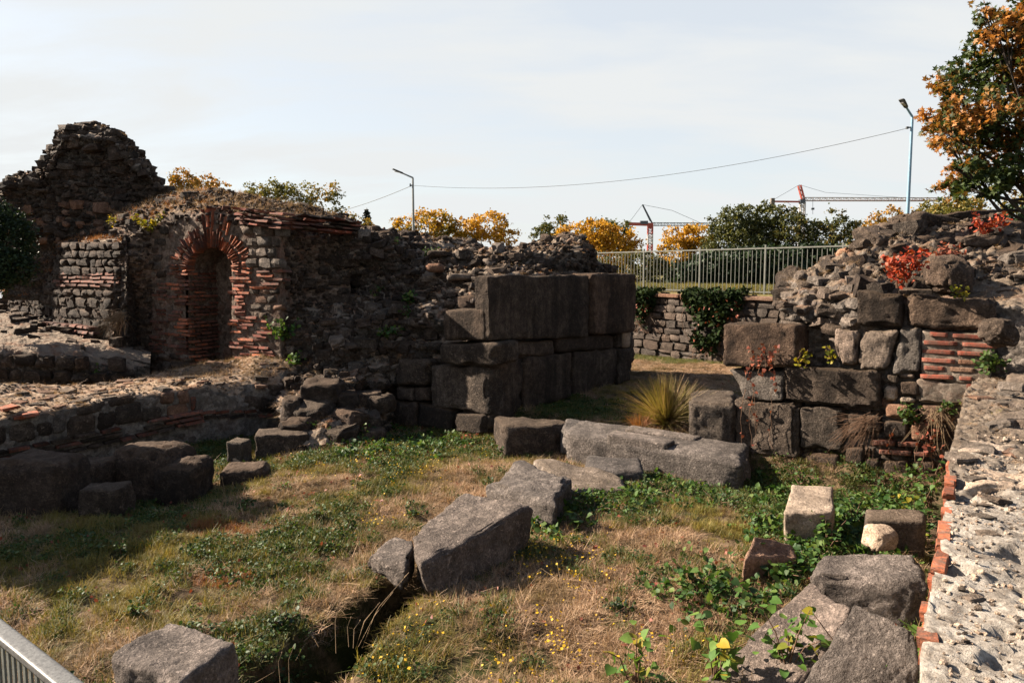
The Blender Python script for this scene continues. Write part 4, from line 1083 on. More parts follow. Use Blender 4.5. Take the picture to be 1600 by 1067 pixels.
rblk([(1411, 461), (1556, 468), (1554, 517), (1411, 512)], M_pier, .6, .12, n=30, seed=38, rnd=.10, chip=.8, label='long rounded block on top of the brick panel')
rblk([(1302, 514), (1346, 512), (1340, 572), (1316, 570)], M_grey, .45, .06, n=12, seed=39, rnd=.06, amp=.05, chip=.9)
rblk([(1348, 513), (1405, 515), (1388, 580), (1340, 573)], M_grey, .45, .10, n=14, seed=40, rnd=.06, amp=.05, chip=.9)
rblk([(1408, 513), (1440, 513), (1436, 578), (1392, 582)], M_grey, .45, .10, n=14, seed=41, rnd=.06, amp=.05, chip=.9)
for k, (q, m) in enumerate([((1382, 583, 1404, 598), M_ashlar), ((1381, 604, 1402, 625), M_pale), ((1406, 584, 1430, 592), M_grey), ((1405, 595, 1437, 617), M_ashlar), ((1406, 619, 1430, 628), M_pale),
        ((1381, 630, 1422, 652), M_warm), ((1436, 633, 1486, 660), M_warm), ((1425, 640, 1436, 655), M_dark), ((1354, 648, 1378, 676), M_ashlar), ((1382, 656, 1420, 684), M_dark), ((1422, 660, 1452, 688), M_warm),
        ((1456, 664, 1480, 690), M_ashlar), ((1352, 716, 1376, 740), M_dark), ((1380, 720, 1420, 748), M_dark), ((1425, 722, 1460, 756), M_dark), ((1320, 700, 1350, 725), M_dark)]):
    x0, y0, x1, y1 = q
    rblk([(x0, y0), (x1, y0 + 2), (x1, y1 + 2), (x0, y1)], m, .3, .05, n=6, seed=50 + k, rnd=.05, amp=.025, name='stone')
rblk([(1172, 718), (1246, 724), (1244, 752), (1174, 748)], M_ashlar, .5, .1, n=12, seed=70, rnd=.08)
rblk([(1250, 706), (1310, 712), (1310, 745), (1250, 742)], M_dark, .5, .05, n=10, seed=71, rnd=.08)
# brick panel
rblk([(1440, 516), (1556, 522), (1545, 600), (1436, 594)], M_mortar, .3, .045, n=16, seed=88, rnd=.02, amp=.015, name='mortar_bed')
rblk([(1434, 594), (1520, 598), (1508, 634), (1434, 630)], M_mortar, .3, .03, n=16, seed=89, rnd=.03, amp=.02, name='mortar_bed')
rs_ = np.random.RandomState(77)
for k, (y, segs) in enumerate([(522, [(1452, 1480), (1488, 1541)]), (535, [(1443, 1496), (1503, 1558)]), (549, [(1440, 1492), (1496, 1541)]), (563, [(1440, 1492), (1497, 1532)]), (575, [(1443, 1476), (1484, 1524)]), (588, [(1437, 1490), (1498, 1520)]),
        (697, [(1362, 1398), (1402, 1436)]), (711, [(1373, 1424), (1428, 1450)]), (600, [(1510, 1520)])]):
    for (x0, x1) in segs:
        sl = .06
        y0, y1 = y + (x0 - 1440) * sl, y + (x1 - 1440) * sl
        pale = (y in (563, 575) and x0 > 1480)
        rblk([(x0, y0 - 4.2), (x1, y1 - 4.2), (x1, y1 + 3.0), (x0, y0 + 3.0)], M_warm if pale else (M_brick_old if y > 650 else M_brick_r), .3, .062 + rs_.uniform(0, .02), n=5, seed=90 + k, rnd=.012, amp=.006, name='brick', chip=.5)
# rocks on top
def rock(x0, y0, x1, y1, Y, d, m, seed, lean=0.0, yaw=0.0, rnd=.14, amp=.07, n=14, **kw):
    return loose('rock', None, facebox(x0, y0, x1, y1, Y, d, lean, yaw), m, n, rnd, amp, seed, parent=t_pr, **kw)
rock(1430, 334, 1516, 362, 13.4, .9, M_ashlar, 501, .0, .1, .12)
rock(1406, 334, 1455, 362, 13.8, .6, M_ashlar, 502, rnd=.22)
rock(1450, 330, 1560, 348, 13.9, .8, M_dark, 503, rnd=.06)
rock(1364, 366, 1420, 386, 13.0, .7, M_ashlar, 504, .2, .3, .1)
rock(1344, 374, 1370, 398, 13.2, .4, M_ashlar, 505, 0, .3)
rock(1318, 390, 1345, 412, 13.3, .4, M_warm, 506)
rock(1472, 404, 1533, 457, 10.9, .55, M_ashlar, 507, 0, .15, .16, .06, 16)
rock(1422, 432, 1474, 460, 11.2, .5, M_pier, 508, rnd=.14)
rock(1420, 372, 1500, 392, 12.8, .7, M_dark, 509)
rock(1505, 366, 1570, 384, 12.6, .7, M_dark, 510)
rock(1540, 352, 1600, 372, 13.4, .7, M_dark, 511)
rock(1380, 350, 1440, 368, 13.9, .6, M_grey, 512)
rock(1282, 462, 1318, 482, 12.7, .3, M_dark, 513, rnd=.08)
rock(1226, 428, 1262, 500, 13.3, .7, M_ashlar, 514, .25, .3, .3, .10, 16)
rock(1560, 500, 1600, 540, 9.6, .5, M_ashlar, 515)
rock(1575, 395, 1640, 420, 11.8, .5, M_grey, 516)
rubble_parts(p_pr, t_pr, 80, .16, .46, [M_ashlar, M_ashlar, M_dark], 152, lambda px, py, v, n: (py < 455) & (px > 1300), sep=.2)
rubble_parts(p_pr, t_pr, 60, .10, .26, [M_dark, M_ashlar, M_warm], 153, lambda px, py, v, n: (py > 590) & (px > 1355), sep=.2)
rubble_parts(p_pr, t_pr, 34, .16, .42, [M_ashlar, M_grey], 155, lambda px, py, v, n: (px < 1340) & (py < 520) & (py > 430), sep=.18)
rubble_stuff(p_pr, t_pr, 900, .03, .11, M_ashlar, 154, lambda px, py, v, n: (px > 1345) & ~((py > 450) & (py < 640)), sep=.05)

# block standing on the threshold
loose('stone_block', 'mossy squared block standing on the threshold against the right gate pier', topquad([(1076, 628), (1150, 632), (1150, 612), (1084, 608)], .98, .72), M_ashlar, 18, .08, .04, 601)

# ================================================================= retaining wall, ivy, fence
t_rw = thing('retaining_wall', 'low grey retaining wall of squared stones below the railing, seen between the gate piers', 'wall', [5.5, 24.5, 0.3])
RL = lambda s: np.array([4.3, 26.0, 0]) + PL_RET.u * s
v, f = boxv(-9, 45, 0.10, 0.42, -0.3, 2.34)
vv = v.copy()
def ret_xf(v): return np.array([4.3, 26.0, 0]) + v[:, :1] * PL_RET.u + v[:, 1:2] * (-PL_RET.n) + v[:, 2:3] * [0, 0, 1.0]
mk('wall_backing', ret_xf(v), f, M_joint, t_rw, False)
rs = np.random.RandomState(12)
z = 0.05
while z < 2.28:
    h = min(rs.uniform(.22, .34), 2.34 - z)
    if 2.34 - z - h < .15: h = 2.34 - z
    s = -4.5
    while s < 8.5:
        L = rs.uniform(.3, .78)
        if rs.rand() < .12 and h > .26:
            pcs = [(s, L, z, h * .48), (s, L, z + h * .5, h * .5)]
        else: pcs = [(s, L, z, h)]
        for (s_, l_, z_, h_) in pcs:
            p = RL(s_ + l_ / 2) - PL_RET.n * 0.11 + [0, 0, z_ + h_ / 2]
            link('stone', pooled('slab' if rs.rand() < .8 else 'stone', M_wallstone), t_rw, T4(p + PL_RET.n * rs.uniform(-.01, .02), rotz(PL_RET.ang) @ roty(rs.uniform(-.03, .03)), (l_ * .97, .22, h_ * .96)))
        s += L
    z += h
s = -6.0
k = 0
while s < 10:
    L = rs.uniform(.9, 1.5)
    c = box8(s, s + L - .015, -.08, .48, 2.345, 2.47)
    v, f = hexstone(ret_xf(c), 8, .03, .015, 3, 700 + k, .5)
    mk('coping_stone', v, f, M_warm, t_rw)
    s += L; k += 1

def leaf_t(fold=.25, w=.42):
    """pointed oval leaf, 6 verts 4 quads-as-tris"""
    v = np.array([[0, 0, 0], [-w, .38, fold * w], [0, .45, 0], [w, .38, fold * w], [-w * .75, .72, fold * w * .6], [w * .75, .72, fold * w * .6], [0, 1.05, -.06]], float)
    f = np.array([[0, 3, 2], [0, 2, 1], [1, 2, 4], [2, 3, 5], [2, 5, 6], [2, 6, 4]])
    return v, f
LEAF = leaf_t()
CARD = (np.array([[-.5, 0, .06], [0, -.5, -.04], [.5, 0, .06], [0, .5, -.04]]), np.array([[0, 1, 2, 3]]))
HEART = (np.array([[0, 0, 0], [-.34, -.08, .05], [-.5, .22, .1], [-.36, .58, .04], [0, .98, -.08], [.36, .58, .04], [.5, .22, .1], [.34, -.08, .05], [0, .35, -.02]]),
         np.array([[8, 0, 1], [8, 1, 2], [8, 2, 3], [8, 3, 4], [8, 4, 5], [8, 5, 6], [8, 6, 7], [8, 7, 0]]))
LOBED = (np.array([[0, 0, 0], [-.45, .05, .05], [-.22, .28, .0], [-.55, .55, .05], [-.18, .58, 0], [0, 1.0, -.08], [.18, .58, 0], [.55, .55, .05], [.22, .28, 0], [.45, .05, .05], [0, .35, -.03]]),
         np.array([[10, 0, 1], [10, 1, 2], [10, 2, 3], [10, 3, 4], [10, 4, 5], [10, 5, 6], [10, 6, 7], [10, 7, 8], [10, 8, 9], [10, 9, 0]]))
def leaf_cloud(pts, size, tmpl, seed, up=0.0, var=.35):
    rs = np.random.RandomState(seed)
    n = len(pts)
    rt = rot_rand(n, rs)
    if up:
        rt2 = np.stack([rotz(a) @ rotx(b) @ roty(c) for a, b, c in zip(rs.uniform(0, 6.3, n), rs.normal(0, .55, n), rs.normal(0, .55, n))])
        m = rs.rand(n) < up
        rt[m] = rt2[m]
    return stamp(tmpl[0], tmpl[1], pts, rt, size * rs.uniform(1 - var, 1 + var, n))
# ivy hanging over the retaining wall
def ivy(name, label, s0, s1, z0, z1, n, seed, m=None, loc=None):
    rs = np.random.RandomState(seed)
    s = rs.uniform(0, 1, n); 
    prof = np.clip(1 - (2 * s - 1) ** 2, 0, 1) ** .5
    zz = z1 - (z1 - z0) * prof * rs.beta(1.1, 1.8, n) * (0.55 + 0.45 * np.sin(s * 9 + seed) ** 2)
    d = rs.uniform(.02, .22, n) * (0.5 + prof)
    d = np.where(zz > z1 - .1, rs.uniform(-.45, .3, n), d)
    zz = zz + np.where(d < 0, .05, 0)
    P = np.array([4.3, 26.0, 0]) + (s0 + (s1 - s0) * s)[:, None] * PL_RET.u + d[:, None] * PL_RET.n + zz[:, None] * [0, 0, 1.0]
    base = P.mean(0) * [1, 1, 0] + [0, 0, z1]
    t = thing(name, label, 'climbing plant', base)
    v, f = leaf_cloud(P, .13, LEAF, seed, .0)
    mk('foliage', v, f, m or L_darkivy, t, True)
    k = n // 18
    v, f = leaf_cloud(P[:k] + PL_RET.n * .03 - [0, 0, .25], .10, LEAF, seed + 1)
    mk('faded_foliage', v, f, L_rust, t, True)
    tb = []
    for _ in range(9):
        a = rs.uniform(s0, s1)
        pts = [np.array([4.3, 26, 0]) + PL_RET.u * (a + rs.uniform(-.1, .1) * q) + PL_RET.n * .04 + [0, 0, z1 - (z1 - z0) * q / 4] for q in range(5)]
        tb.append(tube(pts, .008, 4))
    v, f = cat_mesh(tb); mk('stem', v, f, M_stem, t)
def s_of(px): 
    Y = float(PL_RET.Y(px, 500)); p = at(px, 500, Y); return float((p - np.array([4.3, 26.0, 0]))[:2] @ PL_RET.u[:2])
ivy('ivy_plant', 'wide dark ivy clump spilling over the coping in the middle of the retaining wall', s_of(1070), s_of(1160), 0.9, 2.62, 1700, 5)
ivy('ivy_plant', 'narrow dark ivy hanging on the retaining wall beside the left gate pier', s_of(992), s_of(1024), 1.1, 2.6, 900, 6)
ivy('creeper', 'thin dark creeper climbing low on the retaining wall left of the right gate pier', s_of(1085), s_of(1128), 0.35, 1.2, 260, 7)

t_f = thing('railing', 'long pale metal railing of thin upright bars standing on the terrace behind the ruins', 'fence', [5.5, 25, TZ])
F0 = np.array([4.3, 26.0, 0]) - PL_RET.n * 0.62
fz0, fz1 = TZ + .03, 3.93
FL = lambda s, z: F0 + PL_RET.u * s + [0, 0, z]
for za in (fz0 + .06, fz1):
    v, f = bar(FL(-7.5, za), FL(10.0, za), .045, .04); mk('rail', v, f, M_fence, t_f, False)
bv, bf = boxv(-.008, .008, -.008, .008, 0, fz1 - fz0 - .06)
bme = mesh('bar', bv, bf, M_fence, False)
pv, pf = boxv(-.025, .025, -.025, .025, -.3, fz1 - fz0 + .10)
pme = mesh('post', pv, pf, M_fence, False)
s = -7.4; k = 0
while s < 9.9:
    if k % 16 == 0: link('post', pme, t_f, T4(FL(s, fz0), rotz(PL_RET.ang), (1, 1, 1)))
    else: link('bar', bme, t_f, T4(FL(s, fz0), rotz(PL_RET.ang) @ roty(R.uniform(-.006, .006)), (1, 1, 1)))
    s += .152; k += 1

# ================================================================= right near wall
t_nw = thing('near_wall', 'broad crumbling wall top of pale lime mortar running away along the right edge', 'ruin', [3.2, 4.5, 1.7])
edge_px = [(1424, 1180), (1438, 1067), (1447, 960), (1470, 860), (1478, 780), (1487, 700), (1500, 650), (1508, 612), (1530, 590)]
E = np.array([atz(x, y, 1.70) for x, y in edge_px])
def near_wall():
    t = np.r_[0, np.cumsum(np.linalg.norm(np.diff(E, axis=0), axis=1))]
    U = np.arange(0, t[-1], .022)
    ed = np.stack([np.interp(U, t, E[:, k]) for k in range(3)], -1)
    d = np.array([.87, -.5, 0])                      # across the wall, to the right
    d /= np.linalg.norm(d)
    Vv = np.r_[np.array([-0.0] * 1), np.linspace(0, 2.6, 110)[1:]]
    down = np.linspace(-1.75, -.03, 14)
    P = ed[:, None] + Vv[None, :, None] * d
    side = ed[:, None] + np.stack([0 * down, 0 * down, down], -1)[None]
    P = np.concatenate([side, P], 1)
    nu, nv = P.shape[:2]
    q = P.reshape(-1, 3)
    f1, f2 = voro(q * [9, 9, 9] + .3 * np.stack([fbm(q * 6, 2, 1)] * 3, -1), 5)
    g1, g2 = voro(q * 26, 8)
    Yq = q[:, 1]
    rough = .35 + .65 * sstep(4.0, 6.5, Yq + 1.0 * fbm(q * 1.5, 2, 3))
    top = (np.arange(len(q)) % nv) >= 14
    h = .06 * fbm(q * 1.3, 4, 2) + .07 * rough * np.clip(f2 - f1, 0, .5) + .012 * np.clip((g2 - g1) * 1.5, 0, 1) + .03 * fbm(q * 9, 4, 6) + .014 * fbm(q * 28, 3, 16) + .035 * rough * (fbm(q * 3.2, 3, 14))
    hole = np.clip(fbm(q * 4.5, 3, 21) - .25, 0, 1) * .30 + np.clip(fbm(q * 16, 3, 22) - .2, 0, 1) * .06
    dz = np.where(top, h - hole, 0)
    lat = np.where(top, 0, .03 * fbm(q * 5, 4, 12))
    ev = (np.arange(len(q)) % nv == 14)
    q = q + np.stack([0 * dz, 0 * dz, dz], -1) - lat[:, None] * d + np.where(ev, .02 * fbm(q * 8, 3, 4), 0)[:, None] * d
    i = (np.arange(nu - 1)[:, None] * nv + np.arange(nv - 1)[None]).reshape(-1)
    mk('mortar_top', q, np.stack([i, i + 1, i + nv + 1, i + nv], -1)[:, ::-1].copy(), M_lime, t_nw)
    return ed, d, q.reshape(nu, nv, 3)
ed, ndir, NWG = near_wall()
rs = np.random.RandomState(55)
# brick edge, laid as a border
t = 0.9
el = np.linalg.norm(ed[-1] - ed[0])
while t < 4.3:
    i = min(len(ed) - 2, int(t / .022)); dirv = ed[i + 1] - ed[i]; a = math.atan2(dirv[1], dirv[0])
    L = rs.uniform(.11, .26)
    big = rs.rand() < .18
    p = ed[i] + ndir * (.012 if not big else .03) + [0, 0, .012 if big else .002]
    link('brick', pooled('brick', M_brick), t_nw, T4(p + [0, 0, rs.uniform(-.02, .012)], rotz(a), (L * .94, .07 if not big else .13, .04)))
    link('brick', pooled('brick', M_brick), t_nw, T4(p - ndir * .0 + [0, 0, -.08], rotz(a), (L * .94, .06, .045)))
    t += L + (rs.uniform(.05, .3) if rs.rand() < .25 else 0)
topg = NWG[:, 16:, :].reshape(-1, 3)
# pebbles of mortar and stone flakes
def strew(name, n, smin, smax, mt, seed, ylo, yhi, flat=.6, parts=False, vmax=2.4):
    rs = np.random.RandomState(seed)
    ok = (topg[:, 1] > ylo) & (topg[:, 1] < yhi)
    c = topg[ok]; c = c[rs.randint(0, len(c), n)]
    if parts:
        for p in c:
            s = rs.uniform(smin, smax)
            link(name, pooled('slab', mt), t_nw, T4(p + [0, 0, s * .08], rotz(rs.uniform(0, 6.3)) @ rotx(rs.normal(0, .15)), (s, s * rs.uniform(.5, .9), s * flat * rs.uniform(.3, .8))))
        return
    ps = []
    wh = rs.randint(0, len(STONES), n)
    for k in range(len(STONES)):
        j = wh == k
        if not j.any(): continue
        s = rs.uniform(0, 1, j.sum()) ** 3 * (smax - smin) + smin
        rt = np.stack([rotz(rs.uniform(0, 6.3)) @ rotx(rs.normal(0, .4)) for _ in range(j.sum())])
        ps.append(stamp(STONES[k][0], STONES[k][1], c[j] + [0, 0, .005], rt, np.stack([s, s * .8, s * flat], -1)))
    v, f = cat_mesh(ps); mk(name, v, f, mt, t_nw, False, kind='stuff')
strew('mortar_crumbs', 7000, .004, .034, M_pale, 61, 1.5, 6.5)
strew('stone_crumbs', 3000, .006, .04, M_grey, 62, 1.5, 9)
strew('stone', 60, .05, .16, M_grey, 63, 2.2, 5.5, .35, True)
strew('stone', 90, .08, .34, M_grey, 64, 4.8, 9.5, .4, True)
strew('stone', 30, .10, .3, M_warm, 65, 5.5, 9.5, .4, True)
for k, (x0, y0, x1, y1, z) in enumerate([(1548, 642, 1600, 655, 1.8), (1568, 560, 1600, 575, 1.85), (1570, 580, 1600, 600, 1.8), (1505, 735, 1600, 760, 1.72), (1495, 690, 1560, 706, 1.76)]):
    c8 = topquad([(x0, y1), (x1 + 30, y1), (x1 + 30, y0), (x0 + 6, y0)], z, .12)
    v, f = hexstone(c8, 12, .05, .03, 6, 800 + k, .9); mk('stone', v, f, M_pale if k > 2 else M_grey, t_nw)

# ================================================================= loose blocks in the yard
big_t = np.array([atz(652, 886, .37), atz(836, 788, .56), atz(722, 769, .54), atz(645, 832, .40)])
loose('stone_block', 'largest fallen stone slab, tilted on the grass in the middle of the yard',
      np.concatenate([big_t - np.array([[-.16, .03, .42], [-.02, -.1, .60], [0, 0, .6], [0, 0, .5]]), big_t]), M_slabm, 40, .045, .03, 901, freq=2.6, chip=.8)
loose('stone_block', 'broken-off end piece at the left tip of the largest fallen slab',
      (lambda t_: np.concatenate([t_ - np.array([[.03, .02, .17], [.03, -.02, .30], [0, 0, .40], [0, 0, .25]]), t_]))(np.array([atz(576, 862, .33), atz(640, 884, .36), atz(649, 840, .38), atz(622, 829, .35)])), M_slabm, 22, .07, .035, 902, freq=3, chip=.9)
loose('stone_block', 'pale squared block with flat lit top at the bottom left, near the railing end',
      topquad([(278, 1066), (374, 1004), (268, 968), (168, 1020)], [.44, .44, .42, .44], .7), M_slabm, 30, .05, .022, 903, freq=4)
t_ = [(765, 758), (905, 776), (868, 716), (800, 712)]
loose('stone_block', 'big rough block with hollowed top just behind the largest fallen slab', topquad([(756, 757), (868, 790), (893, 742), (808, 716)], [.30, .36, .40, .34], .65), M_slabm, 26, .10, .045, 904)
loose('stone_block', 'flat low stone sloping from the rough hollow-topped block towards the threshold', topquad([(868, 762), (985, 768), (962, 738), (830, 712)], [.16, .08, .14, .28], .45), M_grey, 20, .10, .04, 905)
loose('stone_block', 'flat gravelly stone lying directly in front of the threshold', topquad([(912, 735), (1005, 738), (1000, 712), (918, 710)], [.16, .12, .18, .2], .3), M_slabm, 14, .10, .03, 906)
loose('stone_block', 'small pale squared block standing in green leaves below the right gate pier', topquad([(1225, 800), (1302, 802), (1303, 758), (1237, 756)], [.44, .44, .44, .44], .6), M_pale, 20, .03, .018, 907, freq=5)
loose('boulder', 'pinkish wedge-shaped boulder left of the flat block, half in leaves', topquad([(1160, 872), (1250, 872), (1240, 850), (1176, 834)], [.34, .22, .26, .46], .6), M_pink, 20, .06, .03, 908)
loose('stone_block', 'broad flat block with sunlit chipped top beside the near wall', topquad([(1270, 894), (1443, 910), (1440, 868), (1285, 864)], [.46, .50, .52, .48], .7), M_slabm, 26, .08, .035, 909)
loose('stone_block', 'large dark slab tilted towards the viewer, bottom right', topquad([(1092, 1060), (1235, 1100), (1335, 945), (1268, 905)], [.02, .06, .50, .38], .6), M_slabm, 34, .05, .022, 910)
loose('stone_block', 'grey pitted slab leaning beside the near wall at the bottom right corner', topquad([(1255, 1075), (1440, 1085), (1436, 985), (1332, 942)], [.26, .30, .66, .72], .6), M_slabm, 34, .04, .02, 911, freq=4)
loose('stone_block', 'pale slab partly hidden by the leafy bush beside the near wall', topquad([(1352, 812), (1444, 816), (1446, 797), (1352, 796)], [.42, .42, .42, .42], .6), M_grey, 14, .03, .02, 912)
loose('stone', 'small upright pale stone standing at the back edge of the broad flat block', facebox(1362, 828, 1402, 862, float(atz(1380, 862, .45)[1]), .22, .1, .2), M_pale, 10, .05, .035, 913, 'stone')
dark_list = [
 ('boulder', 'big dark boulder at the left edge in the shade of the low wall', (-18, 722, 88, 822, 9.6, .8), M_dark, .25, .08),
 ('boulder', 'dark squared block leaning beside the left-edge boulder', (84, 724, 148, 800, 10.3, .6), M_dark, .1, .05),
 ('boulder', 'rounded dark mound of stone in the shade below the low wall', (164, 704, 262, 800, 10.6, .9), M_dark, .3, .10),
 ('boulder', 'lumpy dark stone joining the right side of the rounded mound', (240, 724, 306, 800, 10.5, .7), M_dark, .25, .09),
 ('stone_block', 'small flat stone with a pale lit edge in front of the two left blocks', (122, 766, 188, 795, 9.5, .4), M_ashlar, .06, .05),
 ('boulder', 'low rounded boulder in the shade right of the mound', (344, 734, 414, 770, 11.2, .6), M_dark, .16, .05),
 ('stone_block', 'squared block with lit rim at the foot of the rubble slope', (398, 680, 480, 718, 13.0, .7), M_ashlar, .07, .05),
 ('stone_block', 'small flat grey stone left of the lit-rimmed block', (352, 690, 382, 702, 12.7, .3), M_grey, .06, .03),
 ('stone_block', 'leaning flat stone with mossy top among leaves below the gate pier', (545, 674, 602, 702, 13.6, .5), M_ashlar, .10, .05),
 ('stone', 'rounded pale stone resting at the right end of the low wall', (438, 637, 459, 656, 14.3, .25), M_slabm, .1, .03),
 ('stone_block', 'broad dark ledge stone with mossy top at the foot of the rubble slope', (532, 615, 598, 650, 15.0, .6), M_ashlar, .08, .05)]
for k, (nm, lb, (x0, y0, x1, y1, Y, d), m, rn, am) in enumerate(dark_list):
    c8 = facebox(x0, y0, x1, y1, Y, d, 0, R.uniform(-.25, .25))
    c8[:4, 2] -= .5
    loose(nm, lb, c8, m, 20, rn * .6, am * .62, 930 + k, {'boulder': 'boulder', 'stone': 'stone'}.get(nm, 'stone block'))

# ================================================================= hand rail, bottom left
t_hr = thing('hand_rail', 'weathered grey railing with flat top and thin bars at the bottom left corner', 'railing', atz(60, 1050, 0.55))
A_, B_ = atz(-60, 938, 1.62), atz(190, 1138, 1.62)
dv_ = (B_ - A_) / np.linalg.norm(B_ - A_)
v, f = bar(A_, B_, .075, .035)
v, f = hexstone(v[[0, 4, 5, 1, 3, 7, 6, 2]], 6, .006, .001, 3, 1, 0); mk('top_rail', v, f, M_rail, t_hr)
bv, bf = boxv(-.013, .013, -.005, .005, -1.05, 0)
bme = mesh('bar', bv, bf, M_railbar, False)
s = .03
while s < np.linalg.norm(B_ - A_):
    link('bar', bme, t_hr, T4(A_ + dv_ * s - [0, 0, .018], rotz(math.atan2(dv_[1], dv_[0])), (1, 1, 1))); s += .062
v, f = bar(A_ - [0, 0, 1.07], B_ - [0, 0, 1.07], .04, .02); mk('bottom_rail', v, f, M_railbar, t_hr, False)

# ================================================================= lamps, cable, cranes
def lamp(label, px, ytop, Y, arm, pm, r0, r1, headlen):
    top = at(px[1], ytop, Y); z0 = TZ
    t = thing('street_lamp', label, 'street lamp', [top[0], top[1], z0])
    base = np.array([top[0], top[1], z0])
    v, f = tube([base, (base + top) / 2, top], [r0, (r0 + r1) / 2, r1], 10); mk('pole', v, f, pm, t)
    v, f = tube([base, base + [0, 0, .35]], [r0 * 1.5, r0 * 1.4], 10); mk('pole_base', v, f, pm, t)
    tip = at(arm[0], arm[1], Y - .6)
    d = (tip - top); L = np.linalg.norm(d); d /= L
    v, f = tube([top - [0, 0, .1], top, top + d * (L - headlen * .8)], [r1, r1 * .9, r1 * .7], 8); mk('arm', v, f, pm, t)
    c = tip - d * headlen
    side = np.cross(d, [0, 0, 1.0]); side /= np.linalg.norm(side); up = np.cross(side, d)
    w = .13
    c8 = np.array([c - side * w * .6 - up * .05, c + side * w * .6 - up * .05, tip + side * w - up * .03, tip - side * w - up * .03,
                   c - side * w * .6 + up * .06, c + side * w * .6 + up * .06, tip + side * w + up * .03, tip - side * w + up * .03])
    v, f = hexstone(c8, 6, .05, 0, 1, 0, 0); mk('lamp_head', v, f, M_head, t)
    v, f = hexstone((c8 - c8.mean(0)) * [.6, .6, .3] + c8.mean(0) - up * .06, 4, .02, 0, 1, 0, 0); mk('lens', v, f, M_crane_wht, t)
    return top
tl = lamp('grey street lamp with long straight arm to the left, beyond the rubble wall', (645, 645), 278, 45, (613, 264), M_pole2, .10, .06, .7)
tr = lamp('tall blue-grey street lamp rising behind the rock heap on the right', (1424, 1425.5), 183, 30, (1408, 155), M_pole, .085, .055, .55)
def cable(label, a, b, sag, rad, n=60):
    a, b = np.asarray(a), np.asarray(b)
    pts = [a + (b - a) * k / n - np.array([0, 0, sag * 4 * (k / n) * (1 - k / n)]) for k in range(n + 1)]
    v, f = tube(pts, rad, 5)
    bs = a
    me = mesh('overhead_cable', v - bs, f, M_wire, True)
    link('overhead_cable', me, None, T4(bs, np.eye(3), (1, 1, 1)), label, 'cable')
cable('long sagging black cable strung between the two street lamps', at(1425, 199, 30), at(646, 290, 45), 0.95, .010)
cable('short thin cable running down left from the grey street lamp', at(644, 290, 45), at(380, 345, 62), .8, .016)
for lampt, p, Y in ((tl, (646, 290), 45), (tr, (1425, 199), 30)):
    pass
v, f = cat_mesh([bar(at(640, 290, 45), at(646, 290, 45), .07), bar(at(641, 287, 45), at(641, 292, 45), .06)])
root = [o for o in bpy.data.objects if o.name == 'street_lamp'][0]; mk('cable_bracket', v, f, M_head, root, False)
v, f = cat_mesh([bar(at(1417, 200, 30), at(1425, 199, 30), .05), bar(at(1416, 200, 30), at(1419, 200, 30), .09)])
root = [o for o in bpy.data.objects if o.name == 'street_lamp.001'][0]; mk('cable_bracket', v, f, M_head, root, False)

def lattice(a, b, w, th, n):
    """square lattice beam"""
    a, b = np.asarray(a, float), np.asarray(b, float)
    d = (b - a) / np.linalg.norm(b - a)
    ref = np.array([0, 0, 1.0]) if abs(d[2]) < .9 else np.array([1.0, 0, 0])
    s = np.cross(d, ref); s /= np.linalg.norm(s); u = np.cross(s, d)
    cs = [(-1, -1), (1, -1), (1, 1), (-1, 1)]
    ps = []
    pt = lambda k, c: a + (b - a) * k / n + s * c[0] * w / 2 + u * c[1] * w / 2
    for c in cs: ps.append(bar(pt(0, c), pt(n, c), th))
    for k in range(n):
        for i in range(4):
            c, e = cs[i], cs[(i + 1) % 4]
            ps.append(bar(pt(k, c), pt(k, e), th * .6)); ps.append(bar(pt(k, c if k % 2 else e), pt(k + 1, e if k % 2 else c), th * .6))
    return cat_mesh(ps)
CY = 250.0
def bars_mesh(l): return cat_mesh([bar(*x) for x in l])
# left crane: red mast and counter jib, dark luffing tie
t = thing('tower_crane', 'red and white tower crane with a dark slanting mast head, between the golden trees', 'crane', at(1016, 440, CY) * [1, 1, 0] + [0, 0, TZ])
P = lambda x, y: at(x, y, CY)
zb = P(1016, 350)[2]
mx = P(1016, 352)
for k in range(5):
    z0 = TZ + (zb - TZ) * k / 5; z1 = TZ + (zb - TZ) * (k + 1) / 5
    v, f = lattice([mx[0], CY, z0], [mx[0], CY, z1], 1.5, .30, 3)
    mk('mast_section', v, f, M_crane_wht if k % 2 else M_crane_red, t, False)
v, f = lattice(P(1018, 350.5), P(1110, 351), 1.0, .16, 18); mk('jib', v, f, M_crane_dk, t, False)
v, f = bar(P(982, 350), P(1020, 351), 1.3, 1.0); mk('counter_jib', v, f, M_crane_red, t, False)
v, f = bar(P(1000, 348), P(1012, 348), 1.6, 1.1); mk('winch_house', v, f, M_crane_dk, t, False)
v, f = bar(P(979, 345), P(979, 356), 1.3, 1.1); mk('counterweight', v, f, M_cweight, t, False)
v, f = cat_mesh([bar(P(1019, 349), P(1004, 320), .45), bar(P(1016, 346), P(1003.5, 320), .3)]); mk('mast_head', v, f, M_crane_dk, t, False)
v, f = cat_mesh([bar(P(1004, 320), P(1050, 329), .10), bar(P(1050, 329), P(1098, 350), .10), bar(P(1004, 320), P(982, 349), .10)]); mk('tie_cable', v, f, M_wire, t, False)
v, f = bar(P(1017, 352), P(1017, 357), 1.4, 1.4); mk('cab', v, f, M_crane_red, t, False)
